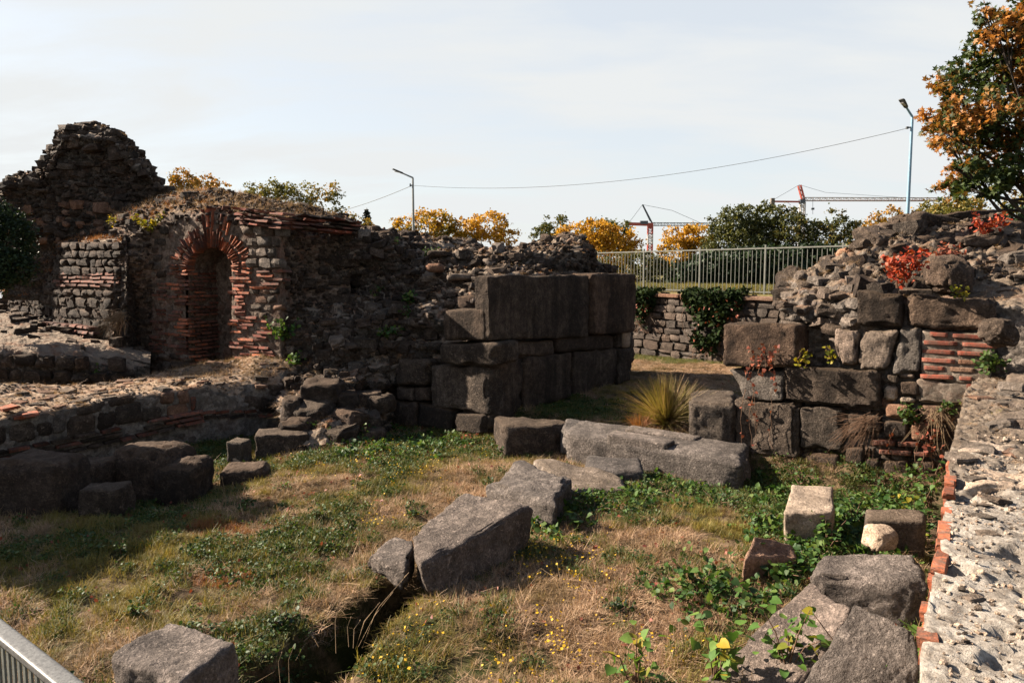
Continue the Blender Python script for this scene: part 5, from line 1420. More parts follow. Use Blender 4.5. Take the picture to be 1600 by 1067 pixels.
# right crane
t = thing('tower_crane', 'pale tower crane with orange mast head and very long jib, above the dark green trees', 'crane', at(1254, 440, CY) * [1, 1, 0] + [0, 0, TZ])
mx = P(1254, 316)
for k in range(6):
    z0 = TZ + (mx[2] - TZ) * k / 6; z1 = TZ + (mx[2] - TZ) * (k + 1) / 6
    v, f = lattice([mx[0], CY, z0], [mx[0], CY, z1], 1.4, .26, 3)
    mk('mast_section', v, f, M_crane_wht, t, False)
v, f = lattice(P(1254, 311.5), P(1470, 312), 1.1, .17, 40); mk('jib', v, f, M_crane_wht, t, False)
v, f = cat_mesh([bar(P(1254, 314), P(1470, 313.2), .35)]); mk('jib_chord', v, f, M_crane_red, t, False)
v, f = bar(P(1208, 315), P(1254, 315.5), .9, .5); mk('counter_jib', v, f, M_crane_red, t, False)
v, f = bar(P(1207, 310), P(1207, 322), 1.2, 1.2); mk('counterweight', v, f, M_cweight, t, False)
v, f = lattice(P(1255, 312), P(1249, 290), .9, .22, 6); mk('mast_head', v, f, M_crane_red, t, False)
v, f = cat_mesh([bar(P(1249, 289), P(1211, 311), .10), bar(P(1249, 289), P(1290, 301), .08), bar(P(1290, 301), P(1440, 311), .08)]); mk('tie_cable', v, f, M_wire, t, False)
v, f = bar(P(1253, 312), P(1253, 318), 1.7, 1.7); mk('cab', v, f, M_crane_dk, t, False)
v, f = cat_mesh([bar(P(1270, 314), P(1270, 335), .10), bar(P(1270, 325), P(1270, 328), .8)]); mk('hook', v, f, M_crane_dk, t, False)

# ================================================================= trees
def branches(base, h, seed, r0, n=7, spread=.5, lean=(0, 0), crown=None):
    rs = np.random.RandomState(seed)
    ps, tips = [], []
    top = np.array([base[0] + lean[0], base[1] + lean[1], base[2] + h])
    K = 6
    tr_ = [np.array(base) + (top - base) * k / K + (rs.uniform(-.04, .04, 3) * h * (k > 0)) for k in range(K + 1)]
    ps.append(tube(tr_, np.linspace(r0, r0 * .25, K + 1), 7))
    for k in range(n):
        a = rs.uniform(0, 6.3); i = rs.randint(2, K); o = tr_[i]
        L = h * spread * rs.uniform(.5, 1.1)
        d = np.array([math.cos(a), math.sin(a), rs.uniform(.3, 1.0)]); d /= np.linalg.norm(d)
        q = [o, o + d * L * .5 + rs.uniform(-.05, .05, 3) * L, o + d * L + [0, 0, .1 * L]]
        ps.append(tube(q, [r0 * .4, r0 * .22, r0 * .07], 5)); tips.append(q[2])
        for _ in range(3):
            a2 = rs.uniform(0, 6.3); d2 = d + np.array([math.cos(a2), math.sin(a2), rs.uniform(-.2, .8)]) * .7
            d2 /= np.linalg.norm(d2); q2 = [q[1], q[1] + d2 * L * .3, q[1] + d2 * L * .6]
            ps.append(tube(q2, [r0 * .18, r0 * .1, r0 * .04], 4)); tips.append(q2[2])
    return cat_mesh(ps), np.array(tips)
def crown_pts(blobs, dens, cl, seed, per=26, shell=.55):
    """leaf positions: clumps through overlapping ellipsoids [(centre, radii)]"""
    rs = np.random.RandomState(seed)
    out = []
    for c, r in blobs:
        vol = r[0] * r[1] * r[2]
        n = max(6, int(dens * (r[0] * r[1] + r[1] * r[2] + r[0] * r[2]) / 3))
        d = rs.normal(size=(n, 3)); d /= np.linalg.norm(d, axis=1)[:, None]
        rad = rs.uniform(shell, 1.0, n) ** .7
        cc = np.array(c) + d * rad[:, None] * np.array(r)
        csz = cl * rs.uniform(.5, 1.35, n)
        pp = cc[:, None] + rs.normal(size=(n, per, 3)) * (csz[:, None, None] * [.5, .5, .36])
        keep = rs.rand(n) > .12
        out.append(pp[keep].reshape(-1, 3))
    return np.concatenate(out)
def tree(name, label, px, ybase, Y, blobs, m, leafsize, dens, cl, seed, per=26, group=None, trunk=True, cat='tree', z0=None, tmpl=None, depthk=.8):
    """blobs in photo pixels (px, py, rx, ry)"""
    k = Y / FPX
    base = at(px, 430, Y); z0 = TZ - .1 if z0 is None else z0
    base = np.array([base[0], base[1], z0])
    t = thing(name, label, cat, base, group)
    bl = []
    rs = np.random.RandomState(seed)
    for (bx, by, rx, ry) in blobs:
        c = at(bx, by, Y + rs.uniform(-.3, .3) * rx * k)
        bl.append((c, (rx * k * 1.1, rx * k * depthk, ry * k * 1.08)))
    pts = crown_pts(bl, dens, cl, seed, per)
    v, f = leaf_cloud(pts, leafsize, tmpl or CARD, seed + 1)
    mk('crown', v, f, m, t, False)
    if trunk:
        h = max(b[0][2] for b in bl) - z0
        (v, f), _ = branches(base, h * .85, seed, max(.08, h * .022), 9, .38)
        mk('trunk', v, f, M_bark, t)
    return t
G1 = 'autumn trees beyond the ruins'
def far(label, px, Y, blobs, m, seed, ls=None, dens=None, cl=None, per=26, **kw):
    k = Y / FPX
    tree(kw.pop('name', 'autumn_tree'), label, px, 430, Y, blobs, m, ls or 3.2 * k, dens or .105 / (k * k), cl or 7.0 * k, seed, per, **kw)
far('small orange tree showing just right of the ruined tower', 288, 48, [(283, 284, 20, 16), (274, 292, 14, 14), (296, 290, 12, 14)], L_amber, 1001, z0=1, dens=None)
far('low golden tree behind the ridge above the brick arch', 330, 50, [(322, 288, 20, 13), (340, 292, 14, 10)], L_amber, 1002, z0=1)
far('yellow-green tree over the ridge right of the arch, widest of the row', 430, 52, [(400, 300, 20, 12), (425, 302, 20, 18), (450, 306, 22, 20)], L_olive, 1003, z0=1)
far('slim olive tree with gaps, second from the right end of the row on the ridge', 485, 52, [(472, 304, 16, 18), (488, 304, 11, 16), (482, 325, 12, 20)], L_olive, 1004, z0=1, per=16)
far('tall narrow yellow-green tree at the right end of the row on the ridge', 520, 52, [(520, 304, 15, 16), (512, 322, 14, 20), (527, 318, 10, 16)], L_olive, 1005, z0=1, per=16)
far('low olive shrub tree beside the small spruce', 550, 54, [(552, 342, 12, 9), (565, 350, 16, 8)], L_olive, 1006, z0=1, per=16)
far('yellow tree with green left side directly behind the grey street lamp', 660, 60, [(635, 356, 20, 16), (664, 354, 26, 22), (685, 350, 24, 18), (700, 368, 20, 16)], L_yellow, 1007, z0=1)
far('broad golden tree right of the grey street lamp', 755, 60, [(735, 358, 26, 18), (765, 354, 30, 21), (785, 368, 22, 16), (712, 372, 22, 14)], L_yellow, 1008, z0=1)
far('small olive-green tree left of the golden round tree near the cranes', 862, 70, [(866, 355, 22, 20), (850, 366, 18, 14)], L_dkgreen, 1009)
far('golden round tree left of the red crane', 930, 50, [(900, 372, 28, 22), (935, 366, 28, 24), (962, 376, 28, 22), (982, 386, 22, 18), (940, 395, 50, 24)], L_yellow, 1010)
far('dark green tree top peeping over the golden round tree', 945, 75, [(935, 362, 34, 18), (962, 358, 26, 14)], L_dkgreen, 1011)
far('low golden-green bush behind the railing at its left end', 1000, 36, [(960, 415, 32, 22), (1000, 418, 34, 26), (1028, 425, 18, 22)], L_dkgreen, 1012, trunk=False, name='bush', cat='bush')
far('orange-gold tree right of the red crane mast', 1075, 48, [(1065, 375, 28, 22), (1085, 372, 26, 20), (1060, 395, 30, 26), (1095, 400, 30, 30)], L_yellow, 1013)
far('tallest dark green tree above the railing, left of the pale crane', 1165, 46, [(1140, 352, 32, 26), (1170, 348, 34, 30), (1195, 346, 26, 28), (1150, 385, 50, 40), (1130, 400, 34, 40), (1190, 395, 40, 44)], L_dkgreen, 1014)
far('round green tree directly below the mast of the pale crane', 1232, 45, [(1230, 345, 24, 22), (1240, 365, 34, 28), (1232, 400, 40, 44)], L_dkgreen, 1015)
far('orange-tinged green tree right of the round green tree', 1280, 45, [(1278, 368, 22, 24), (1290, 395, 32, 40)], L_dkgreen, 1016)
far('thin airy tree with bare gaps standing out left of the rock heap', 1310, 43, [(1305, 342, 15, 16), (1318, 358, 20, 16), (1335, 366, 20, 18), (1312, 385, 26, 24), (1325, 410, 30, 30)], L_dkgreen, 1017, per=18)
far('reddish olive tree left of the tall blue-grey lamp', 1385, 44, [(1388, 342, 20, 18), (1370, 352, 18, 14), (1355, 362, 14, 12), (1392, 362, 22, 16)], L_amber, 1018, per=18)
far('low green hedge mass behind the railing bars', 1200, 38, [(1110, 425, 40, 28), (1160, 420, 44, 32), (1215, 418, 44, 34), (1268, 418, 40, 34), (1320, 420, 44, 34), (1370, 420, 40, 34), (1080, 432, 40, 20)], L_bushdark, 1019, ls=.15, dens=150, trunk=False, name='hedge', cat='hedge')
far('pale olive tree behind the rock heap right of the blue-grey lamp', 1470, 55, [(1462, 326, 20, 12), (1490, 322, 26, 12), (1520, 320, 22, 12), (1480, 345, 60, 20)], L_olive, 1020)
far('dark green tree at the right edge behind the rocks', 1590, 34, [(1590, 345, 26, 30), (1625, 340, 30, 40), (1600, 380, 40, 30)], L_bushdark, 1021, ls=.12)
far('yellow-green tree top above the dark tree at the right edge', 1590, 50, [(1590, 322, 24, 16), (1620, 318, 26, 20)], L_olive, 1022)
far('tall airy bush right behind the railing below the reddish olive tree', 1335, 30, [(1345, 400, 18, 26), (1322, 415, 18, 22)], L_amber, 1023, trunk=False, per=12, name='bush', cat='bush', dens=40)
# distant tree belt closing the horizon
rs = np.random.RandomState(66)
bl = [(at(x, 425 - rs.uniform(0, 5), 150 + rs.uniform(-8, 8)), (5.5, 4, rs.uniform(1.6, 2.8))) for x in range(-900, 2500, 26)]
pts = crown_pts(bl, 1.6, 1.6, 67, 16)
v, f = leaf_cloud(pts, .62, CARD, 68)
mk('distant_woodland', v, f, L_dkgreen, None, False, kind='stuff')
# spruce
def spruce():
    Y = 60; b = at(575, 430, Y); b[2] = 1.0; topz = at(575, 325, Y)[2]
    t = thing('spruce_tree', 'small dark pointed spruce above the rubble ridge', 'tree', b)
    v, f = tube([b, b + [0, 0, topz - 1]], [.12, .02], 6); mk('trunk', v, f, M_bark, t)
    rs = np.random.RandomState(9); pts = []
    H = topz - b[2]
    for k in range(30):
        z = b[2] + H * (.25 + .75 * k / 30); r = 1.25 * (1 - k / 31) + .1
        for _ in range(9):
            a = rs.uniform(0, 6.3)
            q = np.linspace(.1, 1, 10)[:, None]
            pts.append(np.array([b[0], b[1], z]) + q * np.array([math.cos(a) * r, math.sin(a) * r, -.25 * r]) + rs.normal(0, .04, (10, 3)))
    v, f = leaf_cloud(np.concatenate(pts), .17, CARD, 70); mk('crown', v, f, L_conifer, t, False)
spruce()
# dark bush at the left edge
tree('bush', 'dense dark green bush at the left edge below the ruined tower', 10, 430, 17.5, [(5, 375, 46, 48), (-40, 350, 50, 50), (20, 420, 32, 24), (-30, 420, 50, 40)], L_bushdark, .055, 520, .16, 1101, 30, None, False, 'bush', 1.0)
# the maple on the right
def maple():
    Y = 17.0; k = Y / FPX
    base = np.array([*at(1690, 430, Y)[:2], TZ - .6])
    t = thing('maple_tree', 'large maple with green leaves turning orange, leaning in from the right edge', 'tree', base)
    blobs = [(1560, 55, 50, 40), (1540, 120, 70, 40), (1530, 175, 76, 34), (1510, 205, 52, 30), (1580, 190, 60, 50), (1600, 110, 60, 60), (1560, 240, 80, 34), (1530, 285, 50, 16), (1590, 270, 60, 30), (1640, 60, 70, 60), (1700, 120, 90, 90), (1680, 220, 90, 70), (1660, 0, 90, 60), (1720, 300, 70, 40), (1625, 20, 30, 20), (1545, 22, 22, 14), (1478, 225, 28, 14), (1482, 140, 24, 18), (1492, 288, 32, 12), (1480, 180, 20, 14), (1475, 205, 26, 16), (1520, 300, 40, 10), (1500, 262, 26, 12)]
    rs = np.random.RandomState(5); bl = []
    for (bx, by, rx, ry) in blobs:
        bl.append((at(bx, by, Y + rs.uniform(-.8, .8)), (rx * k, rx * k * .9, ry * k)))
    pts = crown_pts(bl, 68, .20, 6, 30, .25)
    v, f = leaf_cloud(pts, .115, LOBED, 7, .3); mk('crown', v, f, L_maple, t, False)
    (v, f), tips = branches(base, 4.6, 12, .2, 8, .3, (-.1, 0))
    ps = [(v, f)]
    for c, r in bl:
        o = base + np.array([-.15, 0, rs.uniform(1.5, 3.5)]); m_ = (o + c) / 2 + rs.uniform(-.3, .3, 3) - [0, 0, .2]
        ps.append(tube([o, m_, c], [.06, .035, .012], 5))
        for _ in range(4):
            e = c + rs.uniform(-.6, .6, 3) * r; ps.append(tube([m_ * .3 + c * .7, (c + e) / 2 + rs.uniform(-.1, .1, 3), e], [.02, .012, .005], 4))
    v, f = cat_mesh(ps); mk('trunk', v, f, M_bark, t)
maple()

# ================================================================= small plants
def surf_at(px, py):
    """first patch surface point near a photo pixel (nearest to the camera)"""
    best = None
    for p in (p_mid, p_niche, p_low, p_pr, p_back, p_seg, p_tower):
        m = (np.abs(p.PX - px) < 7) & (np.abs(p.PY - py) < 7)
        if m.any():
            u, w = px_of(p.V[m]); dd = (u - px) ** 2 + (w - py) ** 2
            j = np.argmin(dd + 3 * p.V[m][:, 1])
            q = p.V[m][j]
            if best is None or q[1] < best[1]: best = q
    return best
def plant(name, label, cat, base, rad, h, nleaf, leafsize, lm, seed, tmpl=None, stems=7, parts=False, droop=0.0, group=None, up=.5, dirbias=(0, -.2, 0), stemm=None, upright=False):
    rs = np.random.RandomState(seed)
    base = np.asarray(base, float)
    t = thing(name, label, cat, base, group)
    tb, pts = [], []
    for s in range(stems):
        a = rs.uniform(0, 6.3); rr = rad * rs.uniform(.3, 1.0)
        e = base + np.array([math.cos(a) * rr, math.sin(a) * rr, h * rs.uniform(.45, 1.0)]) + np.array(dirbias) * rad
        mid = base + (e - base) * .5 + [0, 0, h * .18]
        e = e - [0, 0, droop * h]
        q = [base + rs.uniform(-.1, .1, 3) * [rad, rad, 0], mid, e]
        tb.append(tube(q, [.006 + rad * .008, .005, .003], 4))
        for k in range(nleaf // stems):
            u = rs.uniform(.2, 1.0)
            p = (1 - u) ** 2 * q[0] + 2 * u * (1 - u) * q[1] + u * u * q[2]
            pts.append(p + rs.normal(0, 1, 3) * leafsize * .7)
    pts = np.array(pts)
    v, f = cat_mesh(tb); mk('stem', v, f, stemm or M_stem, t)
    lms = lm if isinstance(lm, (list, tuple)) else [lm]
    if parts:
        tm = tmpl or HEART
        key = ('leafmesh', tm is HEART)
        for k, m in enumerate(lms):
            if (key, m.name) not in _pool: _pool[(key, m.name)] = mesh('leaf', tm[0], tm[1], m, True)
        for p in pts:
            s = leafsize * rs.uniform(.65, 1.2)
            rt = rotz(rs.uniform(0, 6.3)) @ rotx(rs.normal(-.25, .45)) @ roty(rs.normal(0, .4))
            link('leaf', _pool[(key, lms[min(len(lms) - 1, int(rs.rand() ** 2.2 * len(lms)))].name)], t, T4(p, rt, (s, s, s)))
    else:
        wh = rs.randint(0, len(lms), len(pts)) if len(lms) > 1 else np.zeros(len(pts), int)
        for k, m in enumerate(lms):
            if (wh == k).any():
                v, f = leaf_cloud(pts[wh == k], leafsize, tmpl or LEAF, seed + k, up); mk('foliage', v, f, m, t, True)
    return t
def px2m(px, Y): return px * Y / FPX
# plants growing on the masonry: (px, py, radius px, height px, leaves, material, label)
onw = [
 (446, 535, 24, 40, 190, L_vine, 'bright leafy plant at the foot of the niche wall, right of the brick arch', 'leafy_plant', 'plant'),
 (462, 572, 10, 22, 60, L_vine, 'small leafy sprig just below the bright leafy plant', 'leafy_plant', 'plant'),
 (612, 526, 24, 16, 110, L_vine, 'low spreading leafy plant on the ledge of the rubble slope', 'leafy_plant', 'plant'),
 (640, 470, 14, 22, 70, L_vine, 'leafy sprout in the upper rubble slope above the ledge', 'leafy_plant', 'plant'),
 (672, 402, 14, 20, 60, L_green, 'small green weed near the top of the rubble wall, right of the street lamp', 'weed', 'plant'),
 (618, 385, 8, 14, 30, L_green, 'tiny green weed below the grey street lamp on the rubble crest', 'weed', 'plant'),
 (590, 462, 12, 16, 40, L_green, 'dull green weed in the dark hollow of the rubble slope', 'weed', 'plant'),
 (636, 494, 12, 18, 50, L_green, 'green weed on the rubble slope left of the jutting pier block', 'weed', 'plant'),
 (233, 366, 34, 38, 330, L_ylgreen, 'yellow-green shrub hanging over the wall left of the arch', 'shrub', 'shrub'),
 (178, 352, 10, 18, 50, L_ylgreen, 'small yellow sprig at the foot of the tower', 'shrub', 'shrub'),
 (1404, 448, 52, 60, 330, L_red, 'largest scarlet bush, growing from the top of the right gate pier', 'red_shrub', 'shrub'),
 (1462, 418, 36, 40, 190, L_rust, 'faded reddish creeper between the scarlet bush and the square boulder', 'red_shrub', 'shrub'),
 (1535, 368, 34, 44, 170, L_red, 'scarlet creeper trailing over the topmost rocks', 'red_shrub', 'shrub'),
 (1500, 462, 14, 14, 40, L_ylgreen, 'little yellow-leaved plant at the foot of the square boulder', 'weed', 'plant'),
 (1545, 582, 24, 36, 150, L_green, 'dark green leafy plant at the lower end of the brick panel', 'leafy_plant', 'plant'),
 (1416, 660, 20, 36, 120, L_green, 'drooping green plant in the small stones of the right pier', 'leafy_plant', 'plant'),
 (1478, 640, 16, 12, 50, L_green, 'small green sprig over the golden stone of the right pier', 'weed', 'plant'),
 (152, 590, 5, 26, 26, L_vine, 'single thin sprout against the dark wall behind the low wall', 'weed', 'plant')]
for k, (px, py, rp, hp, n, m, lb, nm, ct) in enumerate(onw):
    b = surf_at(px, py)
    if px > 1330 and 430 < py < 700 and m not in (L_rust,): b = PFR.at(px, py, .12)
    if b is None: b = at(px, py, 16)
    b = np.array(b); Y = b[1]
    plant(nm, lb, ct, b - [0, 0, .02], px2m(rp, Y), px2m(hp, Y), n, .075 if m in (L_vine,) else .06, m, 1200 + k, dirbias=(0, -.35, 0), tmpl=HEART if m in (L_vine, L_red) else LEAF)
# red creeper threads on the corner block, dry root tangle
def creeper(label, x0, y0, x1, y1, n, seed, lm, leafn=60, plane=PFR, off=.24, thick=.005):
    rs = np.random.RandomState(seed)
    b = plane.at((x0 + x1) / 2, y1, off)
    t = thing('creeper', label, 'creeper', b)
    tb, pts = [], []
    for k in range(n):
        x = rs.uniform(x0, x1); q = []
        ya, yb = y0 + rs.uniform(0, .3) * (y1 - y0), y1 - rs.uniform(0, .4) * (y1 - y0)
        for j in range(8):
            x += rs.uniform(-5, 5); q.append(plane.at(x, ya + (yb - ya) * j / 7, off + rs.uniform(0, .03)))
        tb.append(tube(q, thick, 4))
        for _ in range(leafn // n): 
            i = rs.randint(0, 7); u = rs.rand(); pts.append(q[i] * (1 - u) + q[i + 1] * u + rs.normal(0, .02, 3) + plane.n * .02)
    v, f = cat_mesh(tb); mk('stem', v, f, M_stem, t)
    v, f = leaf_cloud(np.array(pts), .055, HEART, seed); mk('foliage', v, f, lm, t)
creeper('thin red creeper hanging down the dark corner block and pale block of the right pier', 1165, 535, 1215, 610, 7, 41, L_rust, 90, off=.22)
creeper('bare reddish vine stems on the lower left block of the right pier', 1160, 600, 1210, 705, 6, 42, L_rust, 22, off=.20)
creeper('tuft of yellowing creeper in the notch beside the dark corner block', 1255, 540, 1300, 575, 6, 43, L_ylgreen, 60, off=.3)
creeper('reddish creeper threads under the brick panel of the right pier', 1400, 640, 1470, 740, 9, 44, L_rust, 60, off=.12)
def strands(name, label, cat, base, n, L, spread, m, seed, dirv, sag=.3, rad=.0028):
    rs = np.random.RandomState(seed)
    t = thing(name, label, cat, base)
    tb = []
    for _ in range(n):
        d = np.array(dirv, float) + rs.normal(0, spread, 3); d /= np.linalg.norm(d)
        l = L * rs.uniform(.5, 1.1)
        o = np.array(base) + rs.normal(0, 1, 3) * [.08, .05, .05]
        q = [o + d * l * u - np.array([0, 0, sag * l * u * u]) + rs.normal(0, .012, 3) * (u > 0) for u in (0, .35, .7, 1)]
        tb.append(tube(q, [rad, rad, rad * .8, rad * .5], 3))
    v, f = cat_mesh(tb); mk('strands', v, f, m, t)
strands('dry_root_tangle', 'tangle of dry reddish roots hanging off the lower blocks of the right pier', 'dry roots', PFR.at(1362, 655, .12), 90, .62, .5, M_stem, 51, (-.85, .25, -.45))
strands('dry_root_tangle', 'golden dry stalks drooping beside the small stones near the near wall', 'dry roots', PFR.at(1468, 640, .12), 45, .5, .6, M_twig, 52, (-.1, -.2, -.8))
strands('dry_grass_tuft', 'dry straw tuft hanging on the shadowed coursed wall left of the niche', 'grass tuft', at(188, 492, 17.3), 170, .55, .35, G_straw, 53, (-.5, -.3, -.35), .4)
strands('dry_grass_tuft', 'golden dry tuft at the right foot of the brick arch', 'grass tuft', at(424, 568, 16.7), 260, .42, .45, G_gold, 54, (.0, -.1, 1.0), .3, .003)

# the ornamental tuft of long grass in the gateway
def long_tuft(label, base, n, h, spread, m, seed, w=.007):
    rs = np.random.RandomState(seed); t = thing('grass_tuft', label, 'grass tuft', base)
    vs, fs, o = [], [], 0
    for _ in range(n):
        a = rs.uniform(0, 6.3); r = abs(rs.normal(0, spread)); l = h * rs.uniform(.55, 1.1)
        p0 = np.array(base) + np.array([math.cos(a), math.sin(a), 0]) * rs.uniform(0, .13)
        d = np.array([math.cos(a) * r, math.sin(a) * r, 1.0]); d /= np.linalg.norm(d)
        s = np.array([-math.sin(a + 1.2), math.cos(a + 1.2), 0]) * w
        for k, u in enumerate((0, .35, .7, 1)):
            p = p0 + d * l * u + np.array([math.cos(a), math.sin(a), 0]) * (r * .5 * l * u * u) - [0, 0, .22 * r * l * u * u]
            ww = 1 - u * .85
            vs += [p - s * ww, p + s * ww]
        fs += [[o + 2 * k, o + 2 * k + 1, o + 2 * k + 3, o + 2 * k + 2] for k in range(3)]; o += 8
    mk('blades', np.array(vs), np.array(fs), m, t, True)
bt = atz(1040, 664, .34)
long_tuft('big golden tuft of long arching grass in the gateway beside the standing block', bt, 1500, .90, .78, G_gold, 60)
long_tuft('pale dry seed stalks rising out of the big golden tuft', bt + [0.02, 0.03, 0], 520, 1.0, .72, G_straw, 62, .005)
bt = atz(1000, 668, .36)
long_tuft('small rusty tuft of grass left of the big golden tuft', bt, 160, .3, .6, G_orange, 61)

# leafy plants in the yard, big leaves near the viewer
yard = [
 # px, py(base), radius px, height px, n, leaf m, mats, label, parts
 (990, 1072, 60, 120, 40, .105, [L_heart, L_heart, L_ylgreen], 'heart-leaved trailing plant at the bottom edge left of the dark slab', True),
 (1115, 1067, 60, 140, 58, .105, [L_heart, L_heart, L_ylgreen], 'yellow-tipped heart-leaved plant creeping over the dark tilted slab', True),
 (1230, 1062, 55, 140, 60, .095, [L_heart, L_heart, L_ylgreen], 'arching heart-leaved stem rising between the two bottom right slabs', True),
 (1330, 1077, 75, 130, 52, .095, [L_heart, L_heart, L_ylgreen], 'heart-leaved plant at the bottom edge in front of the pitted grey slab', True),
 (1420, 1064, 30, 130, 26, .095, [L_heart, L_heart, L_ylgreen], 'heart-leaved plant at the bottom edge against the near wall bricks', True),
 (1100, 925, 75, 55, 120, .085, [L_vine, L_green], 'spreading leafy patch left of the pinkish boulder', True),
 (1165, 960, 50, 45, 50, .085, [L_vine, L_green], 'low leafy patch above the dark tilted slab', True),
 (1215, 905, 48, 45, 80, .085, [L_vine, L_green], 'leafy plant covering the front of the pinkish boulder', True),
 (1290, 862, 45, 60, 110, .075, [L_vine, L_green], 'leafy plant between the pale squared block and the broad flat block', True),
 (1335, 820, 45, 70, 120, .075, [L_vine, L_green], 'tall leafy plant right of the pale squared block', True),
 (1425, 850, 45, 110, 150, .08, [L_vine, L_ylgreen], 'tallest leafy bush against the near wall beside the broad block', True),
 (1450, 790, 38, 80, 110, .08, [L_vine, L_green], 'leafy bush at the foot of the right pier against the near wall', True),
 (1250, 752, 40, 30, 90, .06, [L_vine, L_green], 'low leaves at the foot of the right gate pier behind the pale block', False),
 (1380, 745, 50, 40, 120, .06, [L_green, L_vine], 'dark leaves under the brick courses of the right pier', False),
 (1130, 700, 22, 46, 90, .08, [L_vine, L_ylgreen], 'bright upright plant between the standing block and the right gate pier', False),
 (1060, 735, 30, 22, 110, .055, [L_green], 'weeds in the shadow of the long threshold stone', False),
 (1000, 770, 45, 30, 170, .055, [L_green], 'clump of dark weeds right of the flat sloping stone', False),
 (930, 800, 50, 34, 200, .055, [L_green, G_weed], 'dark weed clump right of the rough hollow-topped block', False),
 (1120, 790, 40, 26, 130, .055, [G_weed, L_green], 'low weeds in the middle of the grass before the right pier', False),
 (1180, 815, 40, 26, 120, .055, [G_weed, L_vine], 'weeds just left of the pale squared block', False),
 (830, 800, 26, 34, 44, .085, [L_ylgreen, L_green], 'yellowing sprig against the rough hollow-topped block', False),
 (905, 830, 28, 34, 40, .10, [L_green, L_vine], 'broad-leaved sprig in the shade right of the largest fallen slab', False),
 (790, 712, 30, 20, 120, .055, [L_vine, G_weed], 'sunlit weeds left of the threshold stone', False),
 (720, 690, 26, 16, 80, .05, [L_red, L_rust, G_weed], 'reddish weeds at the foot of the left gate pier', False),
 (640, 690, 34, 24, 120, .055, [L_green], 'dark weeds below the small blocks of the left pier', False),
 (572, 690, 24, 34, 90, .055, [L_green, L_vine], 'weeds growing behind the leaning mossy stone', False),
 (505, 690, 34, 44, 180, .055, [L_bushdark, L_green], 'shadowed weeds at the foot of the rubble slope', False),
 (380, 800, 22, 28, 110, .05, [L_green, G_weed], 'green weed clump in the sun near the low rounded boulder', False),
 (450, 762, 24, 16, 70, .05, [L_vine], 'low bright weeds right of the low rounded boulder', False),
 (495, 812, 18, 26, 90, .045, [G_weed], 'small upright weed in the sunny grass, left of the pair', False),
 (545, 826, 22, 26, 100, .045, [G_weed], 'bushy weed in the sunny grass halfway to the largest slab', False),
 (520, 862, 22, 20, 80, .045, [G_weed], 'flat weed below the bushy weed in the sunny grass', False),
 (650, 808, 30, 28, 130, .045, [G_weed, L_green], 'weed clump at the back edge of the largest fallen slab', False),
 (190, 870, 14, 34, 60, .045, [L_green], 'slim weed at the edge of the shadow on the left', False),
 (215, 965, 22, 30, 100, .045, [L_green], 'green grassy weed directly behind the pale block at the bottom left', False),
 (440, 980, 30, 34, 150, .05, [L_green, L_bushdark], 'dark weeds on the left bank of the trench', False),
 (270, 1085, 34, 40, 50, .07, [L_vine, L_green], 'sprig with pale buds in front of the block at the bottom left', False),
 (970, 960, 30, 26, 110, .05, [L_green, L_bushdark], 'round dark weed in the dry grass below the pinkish boulder', False)]
for k, (px, py, rp, hp, n, ls, ms, lb, pt) in enumerate(yard):
    zz = 0.0
    p = atz(px, py, 0.0)
    for _ in range(4):
        zz = gz(p[0], p[1]); p = atz(px, py, zz)
    Y = p[1]
    plant('leafy_plant' if ls > .06 else 'weed', lb, 'plant', p - [0, 0, .03], px2m(rp, Y), px2m(hp, Y), n, ls * .85, ms, 1400 + k, parts=pt, stems=9 if n > 60 else 6, tmpl=HEART if ls > .06 else LEAF, up=.7, dirbias=(0, -.1, 0))

# ================================================================= grass and litter (nobody could count it)
def blade_tuft(seed, n, h, rad, lean, w, bend=.5):
    rs = np.random.RandomState(seed); vs, fs, o = [], [], 0
    for _ in range(n):
        a, b = rs.uniform(0, 6.3), rs.uniform(0, 6.3)
        r = rad * math.sqrt(rs.rand()); l = h * rs.uniform(.5, 1.2)
        p0 = np.array([math.cos(a) * r, math.sin(a) * r, -.01])
        ln = abs(rs.normal(0, lean)); d = np.array([math.cos(b) * ln, math.sin(b) * ln, 1.0]); d /= np.linalg.norm(d)
        s = np.array([-math.sin(b), math.cos(b), 0]) * w
        for k, u in enumerate((0, .5, 1)):
            p = p0 + d * l * u + np.array([math.cos(b), math.sin(b), -.4]) * (bend * ln * l * u * u * .5)
            p[2] = max(p[2], -.005 + .01 * u)
            ww = 1 - u * .8
            vs += [p - s * ww, p + s * ww]
        fs += [[o + 2 * k, o + 2 * k + 1, o + 2 * k + 3, o + 2 * k + 2] for k in range(2)]; o += 6
    return np.array(vs), np.array(fs)
def leaf_tuft(seed, n, rad, ls, h):
    rs = np.random.RandomState(seed)
    pts = np.stack([rs.normal(0, rad * .5, n), rs.normal(0, rad * .5, n), rs.uniform(0, h, n)], -1)
    return leaf_cloud(pts, ls, LEAF, seed, .8)
def flower_tuft(seed, n, rad, h):
    rs = np.random.RandomState(seed)
    pts = np.stack([rs.normal(0, rad * .5, n), rs.normal(0, rad * .5, n), rs.uniform(h * .5, h, n)], -1)
    return leaf_cloud(pts, .022, CARD, seed, .8)
def variants(kind, fn, m, k=5):
    c = bpy.data.collections.new(kind + '_variants')
    for j in range(k):
        v, f = fn(j)
        o = bpy.data.objects.new(kind + '_clump', mesh(kind + '_clump', v, f, m, True))
        c.objects.link(o)
    return c
